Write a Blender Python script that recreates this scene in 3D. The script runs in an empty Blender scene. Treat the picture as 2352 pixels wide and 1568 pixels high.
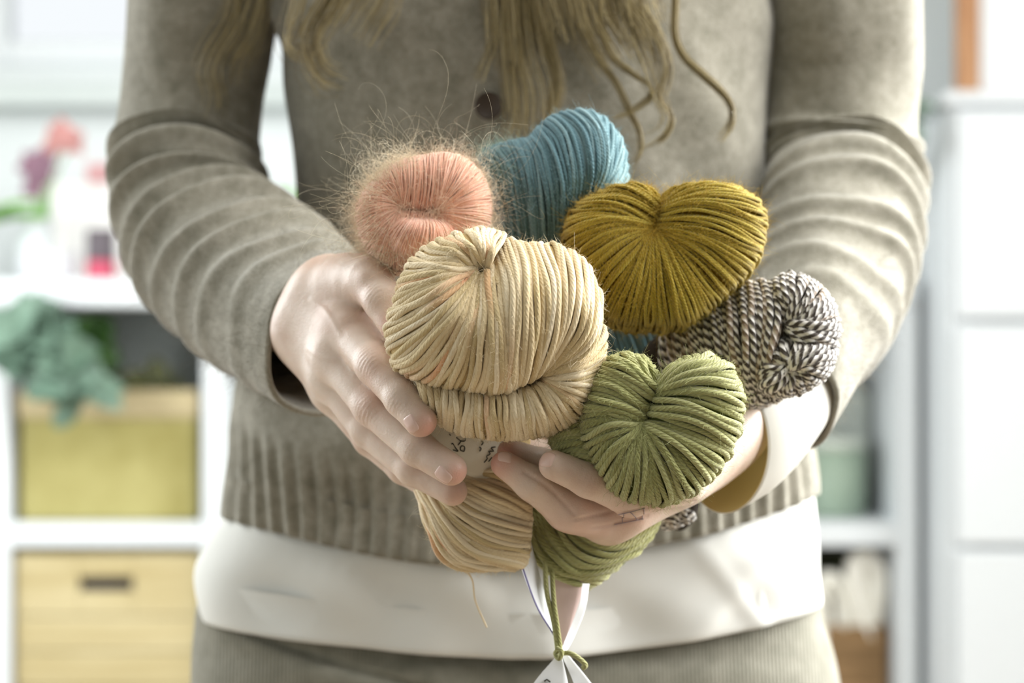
import bpy, math, random
import numpy as np
from mathutils import Vector
SC = bpy.context.scene
COL = SC.collection
RNG = np.random.default_rng(7)
PI = math.pi

# ------------------------------------------------------------------ camera, world, lights, exposure
CAM = np.array([0.0, -1.3, 1.12]); FPX = 70 / 36 * 2352
def W(px, py, d):
    """point that sits d metres in front of the lens, at a position measured on the photograph"""
    px, py, d = np.broadcast_arrays(np.asarray(px, float), np.asarray(py, float), np.asarray(d, float))
    return np.stack([CAM[0] + (px - 1176) * d / FPX, CAM[1] + d, CAM[2] - (py - 784) * d / FPX], -1)

cd = bpy.data.cameras.new('camera'); cam = bpy.data.objects.new('camera', cd); COL.objects.link(cam)
cam.location = CAM; cam.rotation_euler = (PI / 2, 0, 0)
cd.lens = 70; cd.sensor_width = 36; cd.clip_start = .05
cd.dof.use_dof = True; cd.dof.focus_distance = 1.115; cd.dof.aperture_fstop = 4.4
SC.camera = cam
SC.view_settings.view_transform = 'Standard'; SC.view_settings.look = 'None'
SC.view_settings.gamma = 1; SC.view_settings.exposure = 0.0
SC.view_settings.use_curve_mapping = False
wd = bpy.data.worlds.new('world'); SC.world = wd; wd.use_nodes = True
wd.node_tree.nodes['Background'].inputs[0].default_value = (.93, .97, 1, 1)
wd.node_tree.nodes['Background'].inputs[1].default_value = 1.0
def area(name, loc, target, sx, sy, power, col=(1, 1, 1)):
    l = bpy.data.lights.new(name, 'AREA'); l.shape = 'RECTANGLE'; l.size = sx; l.size_y = sy; l.energy = power; l.color = col
    o = bpy.data.objects.new(name, l); COL.objects.link(o); o.location = loc
    o.rotation_euler = (Vector(target) - Vector(loc)).to_track_quat('-Z', 'Y').to_euler(); return o
area('window_light_right', (2.0, -.3, 1.95), (0, 0, 1.05), 1.3, 1.3, 68, (1, .995, .98))
area('window_light_right_rear', (2.0, 1.0, 1.7), (.2, .15, 1.15), .9, 1.5, 64, (.99, 1, .99)).data.spread = 1.9
area('cubby_fill_left', (-1.95, -.3, 1.4), (-.7, 2.5, .9), .9, .9, 5, (.97, 1, .99)).data.spread = 1.0  # added fill lamp that brightens the left cubbies, no window there
area('window_light_left', (-1.9, 1.0, 1.7), (0, .1, 1.1), 1.5, 1.4, 44, (.95, .98, 1))
area('overhead_fill', (.45, -.1, 2.5), (0, -.1, 1.0), 1.1, 1.1, 26, (1, 1, .98))  # added overhead fill for the skein tops, no ceiling fixture
area('shelf_fill', (-.4, .6, 1.9), (-.2, 2.6, .8), 2.2, .5, 6, (.97, .99, 1))  # added mid-room fill lamp aimed into the shelves

# ------------------------------------------------------------------ node materials
def s2l(c): return tuple(((x / 255) / 12.92 if x / 255 <= .04045 else ((x / 255 + .055) / 1.055) ** 2.4) for x in c) + (1,)
class NT:
    def __init__(s, name):
        s.m = bpy.data.materials.new(name); s.m.use_nodes = True; s.t = s.m.node_tree
        s.b = s.t.nodes['Principled BSDF']
    def n(s, typ, **kw):
        nd = s.t.nodes.new(typ)
        for k, v in kw.items():
            if k.startswith('i_'): nd.inputs[int(k[2:])].default_value = v
            else: setattr(nd, k, v)
        return nd
    def l(s, a, b): s.t.links.new(a, b)
    def math(s, op, a, b=None, clamp=False):
        nd = s.t.nodes.new('ShaderNodeMath'); nd.operation = op; nd.use_clamp = clamp
        for i, v in enumerate((a, b)):
            if v is None: continue
            if isinstance(v, (int, float)): nd.inputs[i].default_value = v
            else: s.l(v, nd.inputs[i])
        return nd.outputs[0]
    def noise(s, scale, detail=3, vec=None, rough=.55):
        nd = s.n('ShaderNodeTexNoise'); nd.inputs['Scale'].default_value = scale; nd.inputs['Detail'].default_value = detail
        nd.inputs['Roughness'].default_value = rough
        if vec is None: vec = s.obj()
        s.l(vec, nd.inputs['Vector']); return nd.outputs[0]
    def obj(s):
        if not hasattr(s, '_o'): s._o = s.n('ShaderNodeTexCoord').outputs['Object']
        return s._o
    def ramp(s, fac, stops):
        nd = s.n('ShaderNodeValToRGB'); cr = nd.color_ramp
        while len(cr.elements) < len(stops): cr.elements.new(.5)
        for e, (p, c) in zip(cr.elements, stops): e.position = p; e.color = c
        s.l(fac, nd.inputs[0]); return nd.outputs[0]
    def mix(s, fac, a, b):
        nd = s.n('ShaderNodeMix', data_type='RGBA')
        for i, v in ((0, fac), (6, a), (7, b)):
            if isinstance(v, (int, float, tuple)): nd.inputs[i].default_value = v
            else: s.l(v, nd.inputs[i])
        return nd.outputs[2]
    def attr(s, name): return s.n('ShaderNodeAttribute', attribute_name=name).outputs['Fac']
    def bump(s, h, strength=.3, dist=.001):
        nd = s.n('ShaderNodeBump'); nd.inputs['Strength'].default_value = strength; nd.inputs['Distance'].default_value = dist
        s.l(h, nd.inputs['Height']); s.l(nd.outputs[0], s.b.inputs['Normal'])
    def set(s, **kw):
        for k, v in kw.items():
            k = {'rough': 'Roughness', 'spec': 'Specular IOR Level', 'sheen': 'Sheen Weight', 'metal': 'Metallic', 'sss': 'Subsurface Weight',
                 'alpha': 'Alpha', 'trans': 'Transmission Weight', 'coat': 'Coat Weight'}.get(k, k)
            if isinstance(v, (int, float, tuple)): s.b.inputs[k].default_value = v
            else: s.l(v, s.b.inputs[k])
        return s
    def col(s, c):
        if isinstance(c, tuple): s.b.inputs['Base Color'].default_value = c
        else: s.l(c, s.b.inputs['Base Color'])
        return s
def plain(name, rgb, rough=.6, spec=.3, var=0.0, scale=30, bump=0, **kw):
    t = NT(name); c = s2l(rgb)
    if var:
        c2 = tuple(x * (1 - var) for x in c[:3]) + (1,)
        t.col(t.ramp(t.noise(scale, 4), [(.35, c2), (.65, c)]))
    else: t.col(c)
    t.set(rough=rough, spec=spec, **kw)
    if bump: t.bump(t.noise(scale * 3, 4), bump, .001)
    return t.m
def yarn(name, stops, twist=1.0, plies=2, bump=.5, marl=None, fleck=None, var=.5, sheen=.25):
    """strand material: colour varies from strand to strand, ply twist as relief"""
    t = NT(name); su, sv, rn = t.attr('su'), t.attr('sv'), t.attr('rnd')
    ph = t.math('ADD', t.math('MULTIPLY', su, twist), t.math('MULTIPLY', sv, plies))
    wave = t.math('SINE', t.math('MULTIPLY', ph, 2 * PI))
    comb = t.n('ShaderNodeCombineXYZ'); t.l(t.math('MULTIPLY', su, .05), comb.inputs[0]); t.l(t.math('MULTIPLY', rn, 61), comb.inputs[1])
    nz = t.noise(1.0, 3, comb.outputs[0])
    f = t.math('ADD', t.math('MULTIPLY', rn, var), t.math('MULTIPLY', nz, 1 - var))
    c = t.ramp(f, [(p, s2l(k)) for p, k in stops])
    if marl:
        sel = t.math('ADD', t.math('MULTIPLY', wave, 3.2), .40, True)
        c = t.mix(sel, s2l(marl[0]), s2l(marl[1]))
        c = t.mix(t.math('MULTIPLY', t.math('GREATER_THAN', nz, .60), .35), c, s2l(marl[2]))
    if fleck:
        c2 = t.n('ShaderNodeCombineXYZ'); t.l(t.math('MULTIPLY', su, .09), c2.inputs[0]); t.l(t.math('MULTIPLY', rn, 173), c2.inputs[1])
        n2 = t.noise(1.0, 1, c2.outputs[0])
        c = t.mix(t.math('MULTIPLY', t.math('SUBTRACT', n2, fleck[1]), fleck[2], True), c, s2l(fleck[0]))
    t.col(c); t.set(rough=.85, spec=.15, sheen=sheen); t.b.inputs['Sheen Roughness'].default_value = .5
    fib = t.n('ShaderNodeCombineXYZ'); t.l(t.math('MULTIPLY', su, 1.2), fib.inputs[0]); t.l(t.math('ADD', t.math('MULTIPLY', sv, 14), t.math('MULTIPLY', rn, 97)), fib.inputs[1])
    h = t.math('ADD', t.math('MULTIPLY', t.math('ABSOLUTE', wave), 1.0), t.math('MULTIPLY', t.noise(1.0, 2, fib.outputs[0]), .7))
    t.bump(h, bump, .0008); return t.m

# ------------------------------------------------------------------ mesh helpers
def build(name, parts, parent=None, attrs=None, smooth=True):
    """parts: list of (verts[n,3], faces list/array, material, {attr:values}) -> ONE mesh object"""
    V, L, S, MI, mats = [], [], [], [], []; A = {}; off = 0
    keys = set(k for p in parts if len(p) > 3 for k in p[3])
    for p in parts:
        v, f, m = np.asarray(p[0], float).reshape(-1, 3), p[1], p[2]
        if m not in mats: mats.append(m)
        if isinstance(f, np.ndarray):
            L.append((f + off).ravel()); S.append(np.full(len(f), f.shape[1])); nf = len(f)
        else:
            L.append(np.array([i for q in f for i in q]) + off); S.append(np.array([len(q) for q in f])); nf = len(f)
        MI.append(np.full(nf, mats.index(m))); V.append(v); off += len(v)
        for k in keys: A.setdefault(k, []).append(np.asarray(p[3][k]) if len(p) > 3 and k in p[3] else np.zeros(len(v)))
    V = np.concatenate(V); L = np.concatenate(L).astype(np.int32); S = np.concatenate(S).astype(np.int32); MI = np.concatenate(MI).astype(np.int32)
    o_mean = V.mean(0); me = bpy.data.meshes.new(name)
    loc = o_mean if parent is None else np.zeros(3)
    if parent is None: V = V - loc
    me.vertices.add(len(V)); me.vertices.foreach_set('co', V.ravel().astype(np.float32))
    me.loops.add(len(L)); me.loops.foreach_set('vertex_index', L)
    me.polygons.add(len(S)); st = np.concatenate([[0], np.cumsum(S)[:-1]]).astype(np.int32)
    me.polygons.foreach_set('loop_start', st); me.polygons.foreach_set('loop_total', S)
    for m in mats: me.materials.append(m)
    me.polygons.foreach_set('material_index', MI)
    me.polygons.foreach_set('use_smooth', np.full(len(S), smooth))
    for k, v in A.items():
        a = me.attributes.new(k, 'FLOAT', 'POINT'); a.data.foreach_set('value', np.concatenate(v).astype(np.float32))
    me.update(calc_edges=True); me.validate()
    o = bpy.data.objects.new(name, me); COL.objects.link(o)
    if parent is not None:
        o.parent = parent
        if parent.type == 'EMPTY' or True:
            pl = np.zeros(3); q = parent
            while q is not None: pl = pl + np.array(q.location); q = q.parent
            o.location = tuple(-pl)
    else: o.location = loc
    return o
def thing(name, label, cat, loc, group=None):
    o = bpy.data.objects.new(name, None); COL.objects.link(o); o.location = tuple(loc); o.empty_display_size = .03
    return tag(o, label, cat, group)
def tag(o, label=None, cat=None, group=None, kind=None):
    if label: o['label'] = label
    if cat: o['category'] = cat
    if group: o['group'] = group
    if kind: o['kind'] = kind
    return o
def box(x0, x1, y0, y1, z0, z1, bev=0.0):
    """box; bevelled edges when bev > 0"""
    if bev <= 0:
        v = np.array([(x, y, z) for x in (x0, x1) for y in (y0, y1) for z in (z0, z1)])
        return v, [(0, 1, 3, 2), (4, 6, 7, 5), (0, 4, 5, 1), (2, 3, 7, 6), (0, 2, 6, 4), (1, 5, 7, 3)]
    vs, key = [], {}
    for i, x in enumerate((x0, x1)):
        for j, y in enumerate((y0, y1)):
            for k, z in enumerate((z0, z1)):
                sx, sy, sz = bev * (1 - 2 * i), bev * (1 - 2 * j), bev * (1 - 2 * k)
                for a, p in enumerate(((x, y + sy, z + sz), (x + sx, y, z + sz), (x + sx, y + sy, z))):
                    key[i, j, k, a] = len(vs); vs.append(p)
    K = lambda i, j, k, a: key[i, j, k, a]; f = []
    for i in (0, 1): f.append([K(i, 0, 0, 0), K(i, 0, 1, 0), K(i, 1, 1, 0), K(i, 1, 0, 0)][::1 if i == 0 else -1])
    for j in (0, 1): f.append([K(0, j, 0, 1), K(1, j, 0, 1), K(1, j, 1, 1), K(0, j, 1, 1)][::1 if j == 0 else -1])
    for k in (0, 1): f.append([K(0, 0, k, 2), K(0, 1, k, 2), K(1, 1, k, 2), K(1, 0, k, 2)][::1 if k == 0 else -1])
    for i in (0, 1):
        for j in (0, 1): f.append([K(i, j, 0, 0), K(i, j, 1, 0), K(i, j, 1, 1), K(i, j, 0, 1)][::1 if (i + j) % 2 else -1])
    for i in (0, 1):
        for k in (0, 1): f.append([K(i, 0, k, 0), K(i, 1, k, 0), K(i, 1, k, 2), K(i, 0, k, 2)][::1 if (i + k) % 2 == 0 else -1])
    for j in (0, 1):
        for k in (0, 1): f.append([K(0, j, k, 1), K(1, j, k, 1), K(1, j, k, 2), K(0, j, k, 2)][::1 if (j + k) % 2 else -1])
    for i in (0, 1):
        for j in (0, 1):
            for k in (0, 1): f.append([K(i, j, k, 0), K(i, j, k, 1), K(i, j, k, 2)][::1 if (i + j + k) % 2 == 0 else -1])
    return np.array(vs), f
def catmull(P, m, closed=False):
    """resample a polyline of control points to m smooth points"""
    P = np.asarray(P, float); n = len(P)
    if n == 2 and not closed: t = np.linspace(0, 1, m)[:, None]; return P[0] * (1 - t) + P[1] * t
    d = np.linalg.norm(np.diff(P, axis=0), axis=1) if not closed else np.linalg.norm(np.roll(P, -1, 0) - P, axis=1)
    cum = np.concatenate([[0], np.cumsum(d)]); T = cum[-1] * (np.arange(m) / (m if closed else m - 1))
    i = np.clip(np.searchsorted(cum, T, 'right') - 1, 0, (n - 1 if closed else n - 2)); u = ((T - cum[i]) / np.maximum(d[i], 1e-9))[:, None]
    if closed: a, b, c, e = P[(i - 1) % n], P[i % n], P[(i + 1) % n], P[(i + 2) % n]
    else:
        E = np.vstack([2 * P[0] - P[1], P, 2 * P[-1] - P[-2]]); a, b, c, e = E[i], E[i + 1], E[i + 2], E[i + 3]
    return .5 * (2 * b + (c - a) * u + (2 * a - 5 * b + 4 * c - e) * u ** 2 + (3 * b - a - 3 * c + e) * u ** 3)
def nrm(v): return v / np.maximum(np.linalg.norm(v, axis=-1, keepdims=True), 1e-12)
def tubes(P, R, sides=6, rnd=None, unit=None, ref=(0, -1, 0), flat=1.0):
    """P[n,m,3] paths, R radius -> verts, quads, attributes (open ends). Seam lies away from ref."""
    P = np.asarray(P, float); n, m, _ = P.shape
    R = np.broadcast_to(np.asarray(R, float), (n, m)) if np.ndim(R) != 1 else np.broadcast_to(np.asarray(R, float)[:, None], (n, m))
    T = nrm(np.gradient(P, axis=1)); rf = np.broadcast_to(np.asarray(ref, float), P.shape)
    N = rf - (rf * T).sum(-1, keepdims=True) * T
    bad = np.linalg.norm(N, axis=-1) < .15; alt = np.array([.6, 0, .8]); N2 = alt - (alt * T).sum(-1, keepdims=True) * T
    N = nrm(np.where(bad[..., None], N2, N)); B = np.cross(T, N)
    a = PI + np.arange(sides + 1) / sides * 2 * PI; ca, sa = np.cos(a), np.sin(a)
    V = P[:, :, None] + R[..., None, None] * (flat * ca[None, None, :, None] * N[:, :, None] + sa[None, None, :, None] * B[:, :, None])
    idx = np.arange(n * m * (sides + 1)).reshape(n, m, sides + 1)
    q = np.stack([idx[:, :-1, :-1], idx[:, :-1, 1:], idx[:, 1:, 1:], idx[:, 1:, :-1]], -1).reshape(-1, 4)
    seg = np.linalg.norm(np.diff(P, axis=1), axis=-1); s = np.concatenate([np.zeros((n, 1)), np.cumsum(seg, 1)], 1)
    un = unit or float(R.mean()) * 2 * PI; rnd = RNG.random(n) if rnd is None else rnd
    su = np.broadcast_to((s / un + rnd[:, None] * 9)[..., None], (n, m, sides + 1)); sv = np.broadcast_to(np.arange(sides + 1) / sides, (n, m, sides + 1))
    rn = np.broadcast_to(rnd[:, None, None], (n, m, sides + 1))
    return V.reshape(-1, 3), q[:, ::-1], {'su': su.ravel(), 'sv': sv.ravel(), 'rnd': rn.ravel()}
def gridmesh(G, closed_u=False, closed_v=False, flip=False):
    n, m = G.shape[:2]; idx = np.arange(n * m).reshape(n, m)
    if closed_u: idx = np.vstack([idx, idx[:1]])
    if closed_v: idx = np.hstack([idx, idx[:, :1]])
    q = np.stack([idx[:-1, :-1], idx[:-1, 1:], idx[1:, 1:], idx[1:, :-1]], -1).reshape(-1, 4)
    return G.reshape(-1, 3), (q[:, ::-1] if flip else q)
def ball(c, r, nu=24, nv=14):
    """ellipsoid centre c radii r"""
    u = np.arange(nu) / nu * 2 * PI; v = np.linspace(0, PI, nv)
    G = np.stack([np.outer(np.sin(v), np.cos(u)), np.outer(np.sin(v), np.sin(u)), np.outer(np.cos(v), np.ones(nu))], -1) * np.asarray(r) + np.asarray(c)
    return gridmesh(G, closed_v=True, flip=True)
def lathe(c, prof, n=32):
    """prof: (radius, z) list around vertical axis at c"""
    a = np.arange(n) / n * 2 * PI; prof = np.asarray(prof, float)
    G = np.stack([np.outer(prof[:, 0], np.cos(a)), np.outer(prof[:, 0], np.sin(a)), np.outer(prof[:, 1], np.ones(n))], -1) + np.asarray(c)
    return gridmesh(G, closed_v=True)

# ------------------------------------------------------------------ room shell
M_wall = plain('wall_paint', (220, 225, 225), .8, .2, .02, 3)
M_ceil = plain('ceiling_paint', (206, 206, 204), .9, .1)
M_white = plain('white_lacquer', (216, 221, 224), .35, .4, .015, 4)
def wood(name, a, b, scale=6, rough=.55, axis=0):
    t = NT(name); mp = t.n('ShaderNodeMapping'); t.l(t.obj(), mp.inputs[0]); s = [7, 7, 7]; s[axis] = .7; mp.inputs['Scale'].default_value = s
    t.col(t.ramp(t.noise(scale, 5, mp.outputs[0]), [(.3, s2l(a)), (.7, s2l(b))])); t.set(rough=rough, spec=.3); return t.m
M_floor = wood('floor_boards', (132, 116, 96), (158, 142, 122), 3, .5)
def struct(name, parts): return tag(build(name, parts, smooth=False), kind='structure')
struct('floor', [box(-2.3, 2.4, -3.2, 2.75, -.05, 0) + (M_floor,)])
struct('ceiling', [box(-2.3, 2.4, -3.2, 2.75, 2.6, 2.65) + (M_ceil,)])
struct('wall_left', [box(-2.3, -2.22, -3.2, 2.75, 0, 2.6) + (M_wall,)])
struct('wall_right', [box(2.3, 2.38, -3.2, 2.75, 0, 2.6) + (M_wall,)])
struct('wall_blocker', [box(-2.22, 2.3, -3.2, -3.1, 0, 2.6) + (plain('blocker_grey', (112, 114, 110), .8, .1),)])  # unseen wall added behind the camera to block sky light, dark to cut bounce
wx0, wx1, wz0, wz1 = -1.03, -.38, 1.665, 2.4
struct('wall_back', [box(-2.22, wx0, 2.64, 2.74, 0, 2.6) + (M_wall,), box(wx1, 2.3, 2.64, 2.74, 0, 2.6) + (M_wall,),
                     box(wx0, wx1, 2.64, 2.74, 0, wz0) + (M_wall,), box(wx0, wx1, 2.64, 2.74, wz1, 2.6) + (M_wall,)])
gl = NT('window_glass'); gl.set(rough=.02, spec=.3, trans=1.0, IOR=1.02); gl.col((1, 1, 1, 1))
w = build('window_1', [box(wx0, wx0 + .035, 2.63, 2.7, wz0, wz1, .004) + (M_white,), box(wx1 - .035, wx1, 2.63, 2.7, wz0, wz1, .004) + (M_white,),
                       box(wx0 + .035, wx1 - .035, 2.63, 2.7, wz0, wz0 + .05, .004) + (M_white,), box(wx0 + .035, wx1 - .035, 2.63, 2.7, wz1 - .04, wz1, .004) + (M_white,),
                       box(wx0 + .035, wx1 - .035, 2.668, 2.672, wz0 + .05, wz1 - .04) + (gl.m,)], smooth=False)
tag(w, kind='structure')
M_sill = plain('sill_stone', (196, 204, 202), .4, .4, .05, 8)
s_ = build('trim_1', [box(-1.06, -.35, 2.55, 2.66, 1.575, 1.62, .006) + (M_sill,)], smooth=False); tag(s_, kind='structure')

# ------------------------------------------------------------------ white cube shelf behind the person
SF, SB = 2.16, 2.56                      # front and back of the shelf
sh = thing('shelf_unit', 'white open cube shelf standing along the back wall behind the person', 'shelf', (-.3, 2.36, 0))
pans = [(-1.345, -1.303), (-.916, -.874), (-.538, -.496), (-.136, -.097), (.266, .305), (.669, .706)]
M_in = M_white
for a, b in pans:
    build('side_panel', [box(a, b, SF, SB, 0, 1.18, .003) + (M_white,)], sh, smooth=False)
build('top_board', [box(-1.345, .706, SF - .005, SB, 1.18, 1.229, .004) + (M_white,)], sh, smooth=False)
for z0, z1 in ((.764, .805), (.352, .39), (0.0, .05)):
    for (a, b), (c, d) in zip(pans[:-1], pans[1:]):
        build('shelf_board', [box(b, c, SF + .002, SB - .012, z0, z1, .002) + (M_white,)], sh, smooth=False)
build('back_panel', [box(-1.34, .70, SB - .01, SB, .0, 1.18) + (plain('shelf_back', (226, 231, 228), .6),)], sh, smooth=False)

# tall white drawer cabinet on the right
cb = thing('drawer_cabinet', 'tall white drawer cabinet at the right with a picture frame on top', 'cabinet', (1.13, 2.28, 0))
build('body', [box(.722, 1.55, 2.0, 2.56, 0, 1.51, .006) + (M_white,), box(.712, 1.56, 1.985, 2.56, 1.51, 1.534, .004) + (M_white,)], cb, smooth=False)
for z0, z1 in ((.06, .38), (.39, .775), (.785, 1.148), (1.158, 1.50)):
    dr = build('drawer', [box(.735, 1.54, 1.978, 1.998, z0, z1, .004) + (M_white,)], cb, smooth=False)
    build('handle', [tubes(np.array([[[1.2, 1.978, z1 - .06], [1.2, 1.95, z1 - .06], [1.34, 1.95, z1 - .06], [1.34, 1.978, z1 - .06]]]), .004, 8)[:2] + (plain('steel', (180, 182, 184), .3, .5, metal=.8),)], dr)
M_oak = wood('orange_oak', (150, 100, 62), (196, 150, 108), 8, .5, 2)
pf = thing('picture_frame', 'orange brown wooden picture frame leaning on top of the white drawer cabinet', 'picture frame', (1.05, 2.2, 1.534))
fx0, fx1, fz0, fz1 = .772, 1.3, 1.537, 2.25
fr = []
for b in (box(fx0, fx0 + .040, 2.15, 2.18, fz0, fz1, .004), box(fx1 - .04, fx1, 2.15, 2.18, fz0, fz1, .004), box(fx0 + .04, fx1 - .04, 2.15, 2.18, fz1 - .04, fz1, .004)):
    fr.append(b + (M_oak,))
build('frame', fr + [box(fx0 + .04, fx1 - .04, 2.15, 2.18, fz0, fz0 + .012, .003) + (M_oak,)], pf, smooth=False)
build('canvas', [box(fx0 + .03, fx1 - .03, 2.166, 2.176, fz0 + .008, fz1 - .03) + (plain('canvas_white', (236, 240, 242), .7, .2, .02, 20),)], pf, smooth=False)

# ------------------------------------------------------------------ leaves / plants
def leaf_mesh(base, dirv, up, length, width, curl=.3, n=9):
    base, d, u = np.asarray(base, float), nrm(np.asarray(dirv, float)), np.asarray(up, float)
    s = nrm(np.cross(d, u)); u = np.cross(s, d); t = np.linspace(0, 1, n)
    w = width * np.sin(PI * t ** .8) ** .8 * .5
    c = base + d * (t * length)[:, None] - u * (curl * length * t ** 2)[:, None]
    rows = [c + s * (w * k)[:, None] + u * (abs(k) * w * .35)[:, None] for k in (-1, -.5, 0, .5, 1)]
    G = np.stack(rows, 1); T = G + nrm(u) * .0012
    v1, q1 = gridmesh(G); v2, q2 = gridmesh(T, flip=True)
    return np.vstack([v1, v2]), np.vstack([q1, q2 + len(v1)])
def leafmat(name, a, b): return plain(name, a, .45, .35, .3, 25)
def foliage(root, name, mat, tips, src, length, width, n, seed, stem_mat=None, spread=.02):
    r = np.random.default_rng(seed); parts = []; st = []
    for tip in tips:
        P = catmull([src, (np.array(src) + tip) / 2 + (0, 0, .05), tip], 12); st.append(P)
        for k in range(n):
            p = P[int(3 + 8 * (k / n))] + r.normal(0, spread, 3) * .3
            d = r.normal(0, 1, 3) * (1, .6, .8) + nrm(tip - np.array(src)) * .5
            parts.append(leaf_mesh(p, d, (0, -.8, .5), length * r.uniform(.7, 1.2), width * r.uniform(.8, 1.2), r.uniform(0, .5)) + (mat,))
    build('leaves', parts, root); build('stem', [tubes(np.array(st), .0022, 6)[:2] + (stem_mat or mat,)], root)
M_euc = leafmat('eucalyptus_green', (112, 140, 122), 0); M_dark = leafmat('ivy_green', (58, 92, 40), 0)
M_olive = leafmat('olive_leaf', (88, 92, 48), 0); M_lime = leafmat('lime_leaf', (120, 190, 40), 0)

# cubby 1: woven storage basket, dried greenery, eucalyptus
M_bask = NT('yellow_basket'); M_bask.col(M_bask.ramp(M_bask.noise(9, 3), [(.3, s2l((144, 136, 82))), (.7, s2l((172, 165, 112)))])); M_bask.set(rough=.8, spec=.1)
wv = M_bask.n('ShaderNodeTexWave', bands_direction='Z'); M_bask.l(M_bask.obj(), wv.inputs[0]); wv.inputs['Scale'].default_value = 60; M_bask.bump(wv.outputs[0], .4, .003); M_bask = M_bask.m
def open_box(x0, x1, y0, y1, z0, z1, th, m, bev=.003):
    return [box(x0, x1, y0, y0 + th, z0, z1, bev) + (m,), box(x0, x1, y1 - th, y1, z0, z1, bev) + (m,), box(x0, x0 + th, y0 + th, y1 - th, z0, z1, bev) + (m,),
            box(x1 - th, x1, y0 + th, y1 - th, z0, z1, bev) + (m,), box(x0 + th, x1 - th, y0 + th, y1 - th, z0, z0 + th) + (m,)]
bk = thing('storage_basket', 'yellow ochre storage basket in the left upper cubby with greenery spilling over', 'basket', (-.7, 2.33, .806))
build('body', open_box(-.862, -.552, 2.185, 2.50, .806, 1.0, .012, M_bask, .005), bk, smooth=False)
build('rim', [box(-.866, -.548, 2.178, 2.192, .985, 1.035, .005) + (plain('basket_rim', (190, 176, 140), .8, .1, .2, 14),)], bk, smooth=False)
dg = thing('dried_greenery', 'brownish green dried leaves standing in the yellow basket', 'plant', (-.62, 2.33, .82))
foliage(dg, 'leaves', M_olive, [np.array(W(px, py, 3.5)) for px, py in ((285, 860), (330, 840), (370, 850), (410, 845), (440, 880), (300, 890), (355, 880), (250, 880))], (-.66, 2.34, .83), .055, .035, 7, 3)
eu = thing('eucalyptus_plant', 'blue green eucalyptus trailing over the left side of the basket', 'plant', (-.87, 2.22, .9))
foliage(eu, 'leaves', M_euc, [np.array(W(px, py, 3.36)) for px, py in ((60, 760), (20, 800), (110, 840), (170, 870), (140, 930), (190, 930), (60, 860), (90, 900), (220, 900), (30, 740))], tuple(W(110, 870, 3.43)), .07, .065, 9, 5)
iv = thing('ivy_plant', 'dark green ivy leaves above the yellow basket', 'plant', tuple(W(190, 880, 3.55)))
foliage(iv, 'leaves', M_dark, [np.array(W(px, py, 3.5)) for px, py in ((180, 760), (210, 780), (225, 810), (165, 800), (200, 830))], tuple(W(190, 890, 3.55)), .06, .055, 7, 8)

# cubby 2: wooden crate with slot handle
M_crate = wood('crate_pine', (168, 153, 110), (190, 178, 140), 5, .6, 0)
cr = thing('wooden_crate', 'pale pine crate with a slot handle in the left lower cubby', 'crate', (-.7, 2.33, .391))
x0, x1 = -.868, -.545
hx0, hx1, hz0, hz1 = -.757, -.663, .684, .708
planks = []
zs = [.393, .455, .517, .579, .641, .755]
for a, b in zip(zs[:-2], zs[1:-1]): planks.append(box(x0, x1, 2.18, 2.195, a, b - .002, .002) + (M_crate,))
planks += [box(x0, hx0, 2.18, 2.195, .641, .75, .002) + (M_crate,), box(hx1, x1, 2.18, 2.195, .641, .75, .002) + (M_crate,),
           box(hx0, hx1, 2.18, 2.195, .641, hz0, .002) + (M_crate,), box(hx0, hx1, 2.18, 2.195, hz1, .75, .002) + (M_crate,)]
build('front_panel', planks, cr, smooth=False)
build('crate_body', [box(x0, x0 + .012, 2.196, 2.5, .393, .75) + (M_crate,), box(x1 - .012, x1, 2.196, 2.5, .393, .75) + (M_crate,), box(x0, x1, 2.488, 2.5, .393, .75) + (M_crate,), box(x0 + .012, x1 - .012, 2.196, 2.488, .393, .405) + (M_crate,)], cr, smooth=False)
tag(build('slot_shade_plate', [box(hx0 - .004, hx1 + .004, 2.1955, 2.2, hz0 - .004, hz1 + .004, .001) + (plain('slot_shade', (40, 40, 52), .8, .1),)], cr, smooth=False), 'dark plate standing in for the shade inside the hand slot')  # shade of the crate interior put in as a dark plate behind the slot

# right cubbies
M_tin = plain('sage_tin', (150, 168, 150), .5, .4, .1, 12)
tn = thing('storage_tin', 'sage green storage tin in the right upper cubby', 'tin', (.49, 2.32, .806))
build('body', [lathe((.585, 2.30, .806), [(.0, 0), (.05, 0), (.053, .004), (.053, .12), (.0, .12)]) + (M_tin,)], tn)
build('lid', [lathe((.585, 2.30, .9262), [(.0, 0), (.055, 0), (.055, .016), (.05, .02), (0, .02)]) + (plain('tin_lid', (190, 198, 188), .4, .4),)], tn)
tag(build('folded_blanket', [box(.33, .665, 2.36, 2.53, .806, 1.05, .02) + (plain('grey_wool', (176, 182, 176), .9, .1, .1, 30),)]), 'grey green folded blanket behind the tin in the right upper cubby', 'blanket')
M_wick = wood('wicker_brown', (96, 74, 46), (150, 120, 84), 14, .7, 0)
wb = thing('wicker_basket', 'brown wicker basket holding white wool in the right lower cubby', 'basket', (.5, 2.33, .391))
build('body', open_box(.40, .66, 2.20, 2.5, .391, .62, .012, M_wick, .004), wb, smooth=False)
M_cream = yarn('white_wool', [(.2, (228, 226, 214)), (.8, (242, 240, 232))], 1, 2, .4)
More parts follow.
